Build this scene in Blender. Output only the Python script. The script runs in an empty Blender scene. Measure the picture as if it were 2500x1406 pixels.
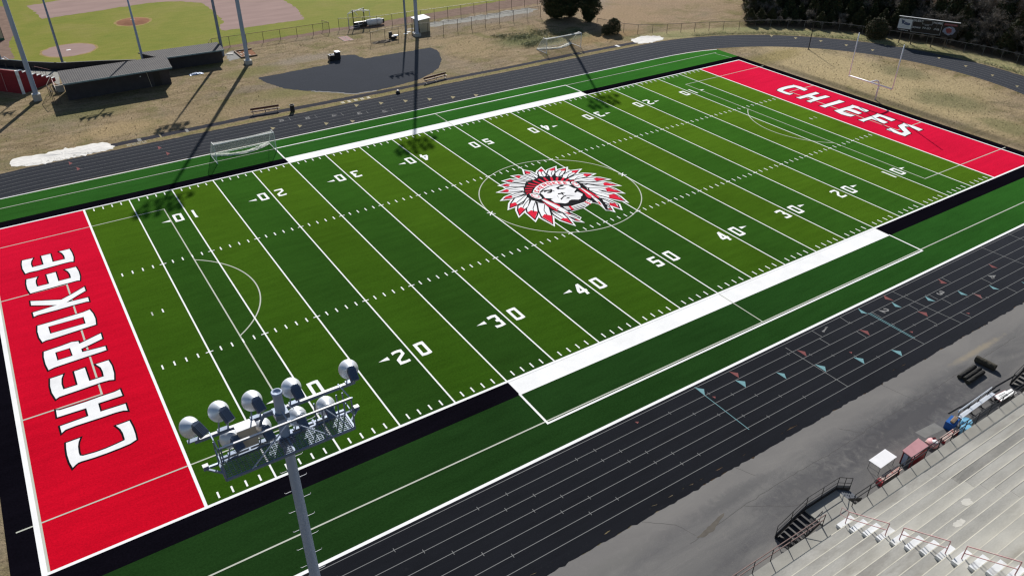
import bpy, bmesh, math, random
from mathutils import Vector, Matrix
from mathutils.geometry import tessellate_polygon
R_ = random.Random(7)
SC = bpy.context.scene
COL = SC.collection
YD = .9144
FW = 48.768            # field width
SUNV = Vector((.4652, .8852, 0))
ELEV = math.radians(32.7)

# ------------------------------------------------------------------ materials
def new_mat(name):
    m = bpy.data.materials.new(name); m.use_nodes = True
    nt = m.node_tree; b = nt.nodes['Principled BSDF']
    return m, nt, b
def N(nt, t, **kw):
    n = nt.nodes.new(t)
    for k, v in kw.items():
        if k in n.inputs: n.inputs[k].default_value = v
        else: setattr(n, k, v)
    return n
def rgb(c): return (c[0], c[1], c[2], 1)
def coords(nt, world, scale=(1,1,1), rot=(0,0,0)):
    if world:
        g = N(nt, 'ShaderNodeNewGeometry'); out = g.outputs['Position']
    else:
        g = N(nt, 'ShaderNodeTexCoord'); out = g.outputs['Object']
    mp = N(nt, 'ShaderNodeMapping'); mp.inputs['Scale'].default_value = scale; mp.inputs['Rotation'].default_value = rot
    nt.links.new(out, mp.inputs['Vector']); return mp.outputs['Vector']
def noise(nt, vec, scale, detail=4, rough=.55, dist=0):
    n = N(nt, 'ShaderNodeTexNoise'); n.inputs['Scale'].default_value = scale; n.inputs['Detail'].default_value = detail
    n.inputs['Roughness'].default_value = rough; n.inputs['Distortion'].default_value = dist
    nt.links.new(vec, n.inputs['Vector']); return n.outputs['Fac']
def ramp(nt, fac, stops):
    r = N(nt, 'ShaderNodeValToRGB'); e = r.color_ramp.elements
    while len(e) < len(stops): e.new(.5)
    for el, (p, c) in zip(e, stops): el.position = p; el.color = rgb(c) if not isinstance(c, (int, float)) else (c, c, c, 1)
    nt.links.new(fac, r.inputs['Fac']); return r.outputs['Color']
def mix(nt, fac, a, b, mode='MIX'):
    m = N(nt, 'ShaderNodeMix', data_type='RGBA', blend_type=mode)
    if isinstance(fac, (int, float)): m.inputs[0].default_value = fac
    else: nt.links.new(fac, m.inputs[0])
    for s, i in ((a, 6), (b, 7)):
        if isinstance(s, (tuple, list)): m.inputs[i].default_value = rgb(s)
        else: nt.links.new(s, m.inputs[i])
    return m.outputs[2]
def math_(nt, op, a, b=None, clamp=False):
    m = N(nt, 'ShaderNodeMath', operation=op); m.use_clamp = clamp
    for i, s in enumerate((a, b)):
        if s is None: continue
        if isinstance(s, (int, float)): m.inputs[i].default_value = s
        else: nt.links.new(s, m.inputs[i])
    return m.outputs[0]
def bump(nt, b, fac, strength, dist=.02):
    bp = N(nt, 'ShaderNodeBump'); bp.inputs['Strength'].default_value = strength; bp.inputs['Distance'].default_value = dist
    nt.links.new(fac, bp.inputs['Height']); nt.links.new(bp.outputs['Normal'], b.inputs['Normal'])
def simple(name, c, rough=.6, var=.25, scale=3, world=False, metal=0, spec=.4, fine=40, stretch=(1,1,1), dirt=None, bmp=0):
    """base colour with two octaves of wear"""
    m, nt, b = new_mat(name)
    v = coords(nt, world, stretch)
    n1 = noise(nt, v, scale, 5); n2 = noise(nt, v, fine, 2)
    lo = [x*(1-var) for x in c]; hi = [x*(1+var*.6) for x in c]
    col = ramp(nt, n1, [(.3, lo), (.7, hi)])
    col = mix(nt, .25*min(1, var*3), col, ramp(nt, n2, [(.3, lo), (.7, hi)]), 'MIX')
    if dirt:
        n3 = noise(nt, v, scale*.6, 6, .65, .4)
        col = mix(nt, ramp(nt, n3, [(.52, 0.), (.68, 1.)]), col, dirt)
    nt.links.new(col, b.inputs['Base Color'])
    b.inputs['Roughness'].default_value = rough; b.inputs['Metallic'].default_value = metal
    b.inputs['Specular IOR Level'].default_value = spec
    if bmp: bump(nt, b, n2, bmp)
    return m
def turf(name, c, sheen=.30, var=.22, streak=True, spec=.0, tint=None):
    m, nt, b = new_mat(name)
    v = coords(nt, True); vs = coords(nt, True, (.25, 1.6, 1))
    n1 = noise(nt, v, .12, 4, .6); n2 = noise(nt, v, 7, 3, .7); n3 = noise(nt, vs, .9, 4, .6); n4 = noise(nt, v, 38, 2, .6)
    f = math_(nt, 'MULTIPLY', n2, .38); f = math_(nt, 'ADD', f, math_(nt, 'MULTIPLY', n3, .22)); f = math_(nt, 'ADD', f, math_(nt, 'MULTIPLY', n1, .2)); f = math_(nt, 'ADD', f, math_(nt, 'MULTIPLY', n4, .2))
    k = ramp(nt, f, [(.34, 1-var*1.7), (.66, 1+var*1.7)])
    # scuffed, trodden patches
    n5 = noise(nt, v, .35, 6, .7, .5)
    k = mix(nt, ramp(nt, n5, [(.6, 0.), (.78, .3)]), k, (.6, .6, .6))
    col = mix(nt, 1., c, k, 'MULTIPLY')
    nt.links.new(col, b.inputs['Base Color'])
    b.inputs['Roughness'].default_value = .95; b.inputs['Specular IOR Level'].default_value = spec
    if tint:                                                       # blade tips catch light at a low angle, in their own colour
        gl_ = N(nt, 'ShaderNodeBsdfSheen'); gl_.inputs['Roughness'].default_value = .35; nt.links.new(mix(nt, 1., tint, k, 'MULTIPLY'), gl_.inputs['Color'])
        ad = N(nt, 'ShaderNodeAddShader'); nt.links.new(b.outputs[0], ad.inputs[0]); nt.links.new(gl_.outputs[0], ad.inputs[1])
        nt.links.new(ad.outputs[0], nt.nodes['Material Output'].inputs['Surface'])
    bump(nt, b, math_(nt, 'ADD', n2, n4), .35, .03)
    return m
def paint(name, c, rough=.7, var=.06):
    m, nt, b = new_mat(name)
    v = coords(nt, True)
    n1 = noise(nt, v, .5, 5, .65); n2 = noise(nt, v, 14, 3, .7)
    lo = [x*(1-var*2.2) for x in c]; hi = [x*(1+var) for x in c]
    col = mix(nt, .5, ramp(nt, n1, [(.35, lo), (.65, hi)]), ramp(nt, n2, [(.3, lo), (.7, hi)]))
    nt.links.new(col, b.inputs['Base Color']); b.inputs['Roughness'].default_value = .95; b.inputs['Specular IOR Level'].default_value = .05
    return m
def worn(name, c, c0, amt=.5):
    """faded paint on asphalt"""
    m, nt, b = new_mat(name)
    v = coords(nt, True); n1 = noise(nt, v, 9, 5, .7)
    col = ramp(nt, n1, [(.5-.16, c), (.5+.2*amt+.05, c), (.5+.2*amt+.2, c0)])
    nt.links.new(col, b.inputs['Base Color']); b.inputs['Roughness'].default_value = .95; b.inputs['Specular IOR Level'].default_value = .05
    return m

M = {}
M['turf_light'] = turf('turf_light', (.0215, .064, .0055), tint=(.46, .72, .045))
M['turf_dark'] = turf('turf_dark', (.0150, .042, .0070), tint=(.21, .68, .06))
M['turf_edge'] = turf('turf_edge', (.0105, .030, .0080), tint=(.15, .70, .08))
M['turf_red'] = turf('turf_red', (.50, .003, .014), .12, .17, tint=(.9, .06, .24))
M['turf_black'] = turf('turf_black', (.004, .0035, .006), .0, .3, spec=.0)
M['turf_white'] = paint('turf_white', (.86, .87, .87))
M['turf_gray'] = paint('turf_gray', (.50, .52, .45))
M['emblem_white'] = paint('emblem_white', (.84, .85, .86), .7, .09)
M['emblem_black'] = paint('emblem_black', (.008, .008, .012), .75, .3)
M['emblem_red'] = paint('emblem_red', (.68, .014, .045), .7, .1)

def asphalt(name, c, var, spots, rough=.9, spec=.02, sheen=None):
    m, nt, b = new_mat(name)
    v = coords(nt, True); vs = coords(nt, True, (.12, 1.0, 1))
    n1 = noise(nt, v, .18, 6, .62, .3); n2 = noise(nt, v, 22, 3, .75); n3 = noise(nt, vs, 2.2, 4, .6); n4 = noise(nt, v, 2.5, 5, .7)
    lo = [x*(1-var) for x in c]; hi = [x*(1+var) for x in c]
    col = ramp(nt, n1, [(.32, lo), (.68, hi)])
    col = mix(nt, .4, col, ramp(nt, n2, [(.3, [x*.4 for x in c]), (.7, [x*1.6 for x in c])]))
    col = mix(nt, .3, col, ramp(nt, n3, [(.3, lo), (.7, hi)]))
    if spots: col = mix(nt, ramp(nt, n4, [(.62, 0.), (.8, .45)]), col, spots)
    nt.links.new(col, b.inputs['Base Color'])
    b.inputs['Roughness'].default_value = rough; b.inputs['Specular IOR Level'].default_value = spec
    if sheen:                                                      # sheen added to brighten the surface at a low angle
        sh = N(nt, 'ShaderNodeBsdfSheen'); sh.inputs['Roughness'].default_value = .35; nt.links.new(mix(nt, 1., sheen, ramp(nt, n2, [(.3, .6), (.7, 1.4)]), 'MULTIPLY'), sh.inputs['Color'])
        ad = N(nt, 'ShaderNodeAddShader'); nt.links.new(b.outputs[0], ad.inputs[0]); nt.links.new(sh.outputs[0], ad.inputs[1]); nt.links.new(ad.outputs[0], nt.nodes['Material Output'].inputs['Surface'])
    bump(nt, b, n2, .5, .02)
    return m
M['track'] = asphalt('track', (.0095, .0105, .0140), .3, (.040, .040, .042), sheen=(.21, .225, .265))
M['pad'] = asphalt('pad', (.013, .0145, .019), .3, (.04, .04, .038), sheen=(.20, .22, .265))
M['runway'] = asphalt('runway', (.014, .014, .018), .2, None, sheen=(.2, .2, .24))
M['lane_paint'] = worn('lane_paint', (.20, .205, .205), (.07, .07, .075), .8)
M['cyan_paint'] = worn('cyan_paint', (.16, .31, .34), (.06, .09, .1), .6)
M['red_paint'] = worn('red_paint', (.20, .075, .075), (.06, .04, .04), .45)
M['tan_paint'] = worn('tan_paint', (.30, .26, .16), (.12, .1, .07), .6)
M['track_number'] = worn('track_number', (.22, .22, .22), (.07, .07, .07), .5)

def apron_mat():
    m, nt, b = new_mat('old_asphalt')
    v = coords(nt, True); vs = coords(nt, True, (.3, 1.1, 1), (0, 0, .06))
    n1 = noise(nt, vs, .42, 7, .62, .6); n2 = noise(nt, v, 24, 3, .75); n3 = noise(nt, v, 1.6, 6, .7, .8)
    col = ramp(nt, n1, [(.3, (.072, .072, .079)), (.48, (.118, .117, .119)), (.7, (.205, .200, .190))])
    col = mix(nt, .35, col, ramp(nt, n2, [(.3, (.07, .07, .075)), (.7, (.22, .215, .21))]))
    col = mix(nt, ramp(nt, n3, [(.58, 0.), (.75, .5)]), col, (.215, .205, .19))
    # paler strip of newer surfacing along the track
    g = N(nt, 'ShaderNodeNewGeometry'); sx = N(nt, 'ShaderNodeSeparateXYZ'); nt.links.new(g.outputs['Position'], sx.inputs[0])
    d = math_(nt, 'ADD', sx.outputs['Y'], math_(nt, 'MULTIPLY', n3, .7))
    e = N(nt, 'ShaderNodeMapRange'); e.inputs[1].default_value = -17.9; e.inputs[2].default_value = -16.6; nt.links.new(d, e.inputs[0])
    col = mix(nt, math_(nt, 'MULTIPLY', e.outputs[0], .6), col, (.215, .207, .198))
    for cx, cy, rx, ry, c, st in ((45, -19.6, 11, 1.5, (.066, .066, .073), .75), (34, -19.4, 5, 1.2, (.078, .078, .084), .6), (57.5, -17.6, 4.5, .35, (.27, .235, .18), .8), (22, -20.6, 5, 1.2, (.15, .148, .145), .6), (29, -17.6, 4, .7, (.10, .10, .103), .5), (18, -17.5, 5, .8, (.16, .158, .15), .5)):
        dx = math_(nt, 'DIVIDE', math_(nt, 'SUBTRACT', sx.outputs['X'], cx), rx); dy = math_(nt, 'DIVIDE', math_(nt, 'SUBTRACT', sx.outputs['Y'], cy), ry)
        q = math_(nt, 'ADD', math_(nt, 'SQRT', math_(nt, 'ADD', math_(nt, 'MULTIPLY', dx, dx), math_(nt, 'MULTIPLY', dy, dy))), math_(nt, 'MULTIPLY', math_(nt, 'SUBTRACT', n3, .5), 1.6))
        e2 = N(nt, 'ShaderNodeMapRange'); e2.inputs[1].default_value = 1; e2.inputs[2].default_value = .35; nt.links.new(q, e2.inputs[0])
        col = mix(nt, math_(nt, 'MULTIPLY', e2.outputs[0], st), col, c)
    nt.links.new(col, b.inputs['Base Color']); b.inputs['Roughness'].default_value = .95; b.inputs['Specular IOR Level'].default_value = .05
    bump(nt, b, n2, .5, .02)
    return m
M['apron'] = apron_mat()

def ground_mat():
    m, nt, b = new_mat('dormant_grass')
    v = coords(nt, True); vs = coords(nt, True, (.5, 1.6, 1), (0, 0, .35))
    n1 = noise(nt, v, .06, 6, .6, .4); n2 = noise(nt, vs, .55, 7, .68, .6); n3 = noise(nt, v, 3.2, 5, .75); n4 = noise(nt, v, .2, 6, .7, .8); n5 = noise(nt, v, 11, 3, .75)
    col = ramp(nt, n2, [(.28, (.140, .108, .060)), (.45, (.250, .192, .115)), (.6, (.32, .248, .155)), (.76, (.39, .31, .20))])
    col = mix(nt, ramp(nt, n4, [(.47, 0.), (.64, .75)]), col, (.165, .155, .060))
    col = mix(nt, ramp(nt, n1, [(.5, 0.), (.7, .7)]), col, (.265, .215, .17))
    col = mix(nt, .75, col, ramp(nt, n3, [(.28, (.36, .36, .34)), (.52, (.95, .95, .95)), (.75, (1.5, 1.46, 1.4))]), 'MULTIPLY')
    col = mix(nt, .5, col, ramp(nt, n5, [(.3, (.42, .42, .4)), (.52, (1, 1, 1)), (.72, (1.5, 1.45, 1.4))]), 'MULTIPLY')
    g = N(nt, 'ShaderNodeNewGeometry'); sx = N(nt, 'ShaderNodeSeparateXYZ'); nt.links.new(g.outputs['Position'], sx.inputs[0])
    def blob(cx, cy, rx, ry, c, s, soft=.55, n=n4):
        dx = math_(nt, 'DIVIDE', math_(nt, 'SUBTRACT', sx.outputs['X'], cx), rx); dy = math_(nt, 'DIVIDE', math_(nt, 'SUBTRACT', sx.outputs['Y'], cy), ry)
        r2 = math_(nt, 'SQRT', math_(nt, 'ADD', math_(nt, 'MULTIPLY', dx, dx), math_(nt, 'MULTIPLY', dy, dy)))
        r2 = math_(nt, 'ADD', r2, math_(nt, 'MULTIPLY', math_(nt, 'SUBTRACT', n, .5), 1.5))
        e = N(nt, 'ShaderNodeMapRange'); e.inputs[1].default_value = 1; e.inputs[2].default_value = 1-soft; nt.links.new(r2, e.inputs[0])
        return math_(nt, 'MULTIPLY', e.outputs[0], s)
    tex = ramp(nt, n3, [(.28, (.5, .5, .48)), (.52, (1, 1, 1)), (.75, (1.35, 1.33, 1.3))])
    BL = [  # bare tan earth, brown rough field, green weeds, worn dirt, a darker strip past the turf end: where they lie on the ground
        (118, 105, 42, 40, (.315, .230, .155), .85), (104, 82, 12, 12, (.325, .235, .150), .8),
        (112, 34, 11, 26, (.43, .345, .195), .85), (119, 22, 6, 9, (.40, .32, .185), .8), (107, 30, 4, 22, (.43, .34, .19), .7), (109, 15, 5, 14, (.42, .335, .19), .7), (106, 47, 9, 3, (.235, .195, .075), .6),
        (112, 18, 5, 7, (.15, .15, .075), .7), (118, 30, 4, 6, (.13, .135, .07), .6), (109, 8, 3, 5, (.13, .14, .06), .6),
        (103.6, 24, 1.5, 26, (.115, .098, .06), .75), (105.6, 20, 1.2, 24, (.33, .265, .15), .6),
        (8, 71.3, 8, 3.0, (.36, .27, .15), .8), (24, 71, 14, 5, (.285, .22, .125), .55), (30, 78, 12, 2.2, (.20, .165, .12), .7),
        (40, 88, 9, 2.5, (.27, .23, .185), .7), (58, 86, 16, 2.0, (.29, .225, .14), .7), (66, 80, 6, 9, (.32, .245, .14), .7), (66, 90, 9, 2.2, (.235, .185, .13), .6),
        (30, 86, 6, 3, (.17, .165, .06), .7), (25, 93, 4, 2.5, (.17, .16, .06), .6), (34, 73.5, 10, 3.5, (.165, .165, .058), .6), (5, 80, 8, 3, (.15, .15, .06), .6),
        (77, 78, 7, 5, (.135, .150, .062), .8), (84, 74, 8, 4, (.15, .16, .07), .7), (60, 94.5, 7, 3, (.30, .24, .145), .7), (90, 71.5, 12, 3, (.30, .205, .105), .7),
        (-14, 8, 3, 22, (.12, .098, .055), .8), (50, 65, 60, .55, (.24, .215, .085), .8), (80, 93, 14, 3, (.24, .205, .175), .6), (105, 95, 5, 7, (.26, .23, .2), .5)]
    for cx, cy, rx, ry, c, s in BL:
        col = mix(nt, blob(cx, cy, rx, ry, c, s), col, mix(nt, 1., c, tex, 'MULTIPLY'))
    dx = math_(nt, 'SUBTRACT', sx.outputs['X'], 93.3); dy = math_(nt, 'SUBTRACT', sx.outputs['Y'], 24.4)
    rr = math_(nt, 'SQRT', math_(nt, 'ADD', math_(nt, 'MULTIPLY', dx, dx), math_(nt, 'MULTIPLY', dy, dy)))
    st = N(nt, 'ShaderNodeMapRange'); st.inputs[1].default_value = 39.9; st.inputs[2].default_value = 40.6; nt.links.new(rr, st.inputs[0])
    s2 = N(nt, 'ShaderNodeMapRange'); s2.inputs[1].default_value = 45.6; s2.inputs[2].default_value = 44.6; nt.links.new(rr, s2.inputs[0])
    s3 = N(nt, 'ShaderNodeMapRange'); s3.inputs[1].default_value = 92; s3.inputs[2].default_value = 100; nt.links.new(sx.outputs['X'], s3.inputs[0])
    col = mix(nt, math_(nt, 'MULTIPLY', math_(nt, 'MULTIPLY', st.outputs[0], s2.outputs[0]), math_(nt, 'MULTIPLY', s3.outputs[0], .8)), col, mix(nt, 1., mix(nt, ramp(nt, n4, [(.4, 0.), (.6, 1.)]), (.36, .32, .17), (.27, .275, .13)), tex, 'MULTIPLY'))
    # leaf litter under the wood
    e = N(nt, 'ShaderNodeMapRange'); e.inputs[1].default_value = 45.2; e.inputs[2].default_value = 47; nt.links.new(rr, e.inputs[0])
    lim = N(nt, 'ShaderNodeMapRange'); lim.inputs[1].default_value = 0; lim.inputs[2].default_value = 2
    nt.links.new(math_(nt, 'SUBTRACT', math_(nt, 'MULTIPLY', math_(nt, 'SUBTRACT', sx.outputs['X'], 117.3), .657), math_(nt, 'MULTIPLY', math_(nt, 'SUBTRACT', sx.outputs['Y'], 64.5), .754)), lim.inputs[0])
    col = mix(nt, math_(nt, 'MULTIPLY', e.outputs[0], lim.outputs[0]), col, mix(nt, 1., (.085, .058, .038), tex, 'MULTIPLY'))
    nt.links.new(col, b.inputs['Base Color']); b.inputs['Roughness'].default_value = .9; b.inputs['Specular IOR Level'].default_value = .03
    bump(nt, b, math_(nt, 'ADD', n3, math_(nt, 'MULTIPLY', n5, .6)), .8, .12)
    return m
M['ground'] = ground_mat()
def lawn_mat():
    m, nt, b = new_mat('baseball_lawn')
    v = coords(nt, True); vs = coords(nt, True, (.4, 1.2, 1), (0, 0, .3))
    n1 = noise(nt, v, .09, 6, .65, .6); n2 = noise(nt, vs, .8, 6, .7); n3 = noise(nt, v, 4, 4, .7)
    col = ramp(nt, n1, [(.3, (.135, .175, .022)), (.5, (.185, .195, .030)), (.7, (.235, .205, .060))])
    col = mix(nt, .35, col, ramp(nt, n2, [(.3, (.10, .145, .014)), (.7, (.26, .235, .06))]))
    col = mix(nt, .5, col, ramp(nt, n3, [(.3, (.6, .6, .58)), (.5, (1, 1, 1)), (.7, (1.3, 1.3, 1.2))]), 'MULTIPLY')
    nt.links.new(col, b.inputs['Base Color']); b.inputs['Roughness'].default_value = .85; b.inputs['Specular IOR Level'].default_value = .03
    return m
M['lawn'] = lawn_mat()
M['infield'] = simple('infield_dirt', (.315, .225, .205), .9, .14, .35, True, spec=.02, fine=9, stretch=(.4, 1.5, 1))
M['mound'] = simple('mound_clay', (.25, .125, .075), .9, .2, .8, True, spec=.02, fine=9)
M['ring'] = simple('dead_grass_ring', (.30, .225, .095), .9, .25, .8, True, spec=.02, fine=9)
M['warning'] = simple('warning_track', (.215, .150, .120), .9, .25, .8, True, spec=.02, fine=9)
M['sand'] = simple('white_sand', (.74, .72, .68), .9, .14, 1.2, True, spec=.2, fine=9, dirt=None, bmp=.5)
M['concrete'] = simple('stand_concrete', (.37, .365, .340), .85, .3, .75, True, spec=.05, fine=14, stretch=(.35, 1, 1), dirt=(.235, .225, .205), bmp=.15)
M['concrete_b'] = simple('stand_concrete_stained', (.255, .252, .238), .85, .34, .9, True, spec=.05, fine=14, stretch=(.35, 1, 1), dirt=(.35, .34, .305), bmp=.15)
M['concrete_c'] = simple('stand_concrete_pale', (.425, .418, .382), .85, .24, .8, True, spec=.05, fine=14, stretch=(.35, 1, 1), dirt=(.29, .28, .25), bmp=.15)
M['concrete_walk'] = simple('walkway_concrete', (.30, .295, .27), .85, .2, .7, True, spec=.05, fine=14, dirt=(.27, .262, .24), bmp=.15)
M['concrete_plain'] = simple('footing_concrete', (.44, .43, .40), .85, .2, 2, False, spec=.25)
M['white_step'] = simple('white_step_paint', (.70, .72, .74), .7, .12, 1.5, True, dirt=(.5, .5, .48))
M['faded_red'] = simple('faded_red_paint', (.36, .14, .13), .85, .3, 1.5, True, dirt=(.42, .36, .32))
M['galv'] = simple('galvanised_steel', (.36, .43, .56), .55, .12, 1.2, False, .1, .3, 20, (1, 1, .2))
M['galv_dark'] = simple('weathered_steel', (.19, .24, .33), .5, .2, 2, False, .25, .5)
M['alu'] = simple('spun_aluminium', (.74, .78, .84), .38, .06, 2, False, .35, .5)
M['ballast'] = simple('ballast_housing', (.17, .21, .28), .45, .2, 5, False, .5, .5, 30, (12, 12, .5))
M['tan_box'] = simple('tan_enclosure', (.60, .50, .38), .6, .12, 3)
M['white_paint'] = simple('white_enamel', (.80, .80, .82), .4, .06, 2)
M['white_post'] = simple('white_post_paint', (.93, .91, .96), .4, .06, 2)
M['black_steel'] = simple('black_steel', (.016, .016, .019), .5, .3, 3)
M['panel_gray'] = simple('grey_panel', (.10, .11, .13), .5, .2, 2)
M['rail_red'] = simple('faded_red_rail', (.50, .26, .26), .5, .25, 4, dirt=(.5, .38, .36))
M['rail_brown'] = simple('brown_rail', (.20, .13, .12), .5, .3, 4)
M['dark_red'] = simple('dark_red_paint', (.10, .014, .018), .6, .3, 3)
M['red_wall'] = simple('red_wall_paint', (.24, .012, .022), .7, .22, .8, True, fine=10, stretch=(1, 1, 5))
M['roof_metal'] = None
M['dark_wall'] = simple('dark_block_wall', (.05, .045, .05), .8, .2, 1.5)
M['eave'] = simple('eave_trim', (.16, .24, .27), .5, .1, 3)
M['beige'] = simple('beige_siding', (.50, .46, .33), .6, .12, 3)
M['black_pad'] = simple('black_padding', (.012, .012, .018), .6, .3, 2)
M['fence_post'] = simple('fence_post', (.11, .085, .07), .6, .25, 5)
M['fence_gray'] = simple('fence_post_grey', (.12, .12, .125), .5, .25, 5)
M['rust_rail'] = simple('rusty_rail', (.15, .055, .035), .7, .3, 3)
M['pale_rail'] = simple('pale_rail', (.50, .45, .36), .5, .2, 3)
M['wood_dark'] = simple('bench_plank', (.10, .022, .022), .6, .25, 3)
M['wood'] = simple('weathered_timber', (.20, .13, .085), .8, .3, 4)
M['bark'] = simple('bark', (.085, .065, .05), .9, .3, 4)
M['twig'] = simple('grey_twigs', (.155, .128, .100), .9, .35, 1.2)
M['twig_pale'] = simple('pale_branches', (.30, .275, .24), .9, .3, 1.2)
M['cedar_a'] = simple('cedar_foliage', (.032, .048, .022), .7, .4, .8, spec=.2)
M['cedar_b'] = simple('cedar_foliage_olive', (.080, .082, .033), .7, .4, .8, spec=.2)
M['cedar_c'] = simple('cedar_foliage_brown', (.105, .078, .042), .8, .4, .8, spec=.2)
M['weed_a'] = simple('weed_leaf', (.13, .16, .075), .7, .35, 1.5, spec=.2)
M['weed_b'] = simple('weed_leaf_pale', (.30, .30, .19), .8, .35, 1.5, spec=.2)
M['blue'] = simple('blue_plastic', (.012, .10, .36), .45, .1, 3)
M['sky_blue'] = simple('pale_blue_plastic', (.16, .42, .62), .45, .1, 3)
M['pink_red'] = simple('sun_faded_red_top', (.56, .29, .31), .6, .1, 2)
M['red_side'] = simple('deep_red_panel', (.30, .03, .04), .6, .2, 3)
M['pink_plank'] = simple('peeling_red_bench', (.55, .42, .38), .8, .2, 4, dirt=(.36, .10, .09))
M['roll'] = simple('turf_roll', (.014, .014, .013), .9, .4, 6, bmp=.6)
M['roll_brown'] = simple('turf_roll_brown', (.05, .045, .032), .9, .4, 4, bmp=.6)
M['crate'] = simple('cardboard', (.42, .30, .18), .8, .2, 3)
M['black_plastic'] = simple('black_plastic', (.012, .014, .018), .4, .2, 3)
M['score_black'] = simple('scoreboard_face', (.010, .010, .013), .4, .15, 1)
M['score_white'] = simple('scoreboard_print', (.62, .64, .66), .5, .05, 2)
M['ad_blue'] = simple('ad_blue_print', (.05, .08, .16), .5, .1, 2)
M['ad_glow'] = simple('ad_pale_print', (.24, .26, .36), .5, .35, 1.6)
M['ad_red'] = simple('ad_red_print', (.26, .05, .05), .5, .2, 2)
M['earth'] = simple('dug_earth', (.13, .10, .07), .9, .35, 2, bmp=.8)
M['crack'] = simple('crack', (.07, .066, .064), .9, .2, 2)
M['patch'] = simple('asphalt_patch', (.17, .17, .165), .85, .15, 2, True)
M['stain'] = simple('wet_stain', (.085, .075, .062), .8, .3, 2, True)
def wire(name, c, op):
    m, nt, b = new_mat(name)
    tr = N(nt, 'ShaderNodeBsdfTransparent'); mx = N(nt, 'ShaderNodeMixShader')
    v = coords(nt, False); n = noise(nt, v, 6, 3)
    mr = N(nt, 'ShaderNodeMapRange'); mr.inputs[1].default_value = .3; mr.inputs[2].default_value = .7; mr.inputs[3].default_value = op*.6; mr.inputs[4].default_value = op*1.4
    nt.links.new(n, mr.inputs[0]); nt.links.new(mr.outputs[0], mx.inputs[0])
    nt.links.new(tr.outputs[0], mx.inputs[1]); nt.links.new(b.outputs[0], mx.inputs[2])
    b.inputs['Base Color'].default_value = rgb(c); b.inputs['Roughness'].default_value = .6
    nt.links.new(mx.outputs[0], nt.nodes['Material Output'].inputs['Surface'])
    return m
M['chain'] = wire('chain_link', (.16, .15, .14), .10)
M['chain_dark'] = wire('chain_link_dark', (.05, .05, .05), .16)
M['net'] = wire('white_net', (.75, .78, .75), .30)
M['net_base'] = wire('white_net_bunched', (.78, .80, .72), .62)
M['grate'] = wire('steel_grating', (.05, .085, .11), .42)
def roof_mat():
    m, nt, b = new_mat('ribbed_roof')
    v = coords(nt, True); n = noise(nt, v, .8, 5)
    w = N(nt, 'ShaderNodeTexWave'); w.inputs['Scale'].default_value = 1.05; w.bands_direction = 'X'; nt.links.new(v, w.inputs['Vector'])
    col = mix(nt, .5, ramp(nt, w.outputs['Fac'], [(.1, (.065, .064, .069)), (.45, (.118, .113, .112))]), ramp(nt, n, [(.3, (.078, .077, .082)), (.7, (.125, .119, .117))]))
    nt.links.new(col, b.inputs['Base Color']); b.inputs['Roughness'].default_value = .8; b.inputs['Specular IOR Level'].default_value = .08
    bump(nt, b, w.outputs['Fac'], .5, .05)
    return m
M['roof_metal'] = roof_mat()

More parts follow.
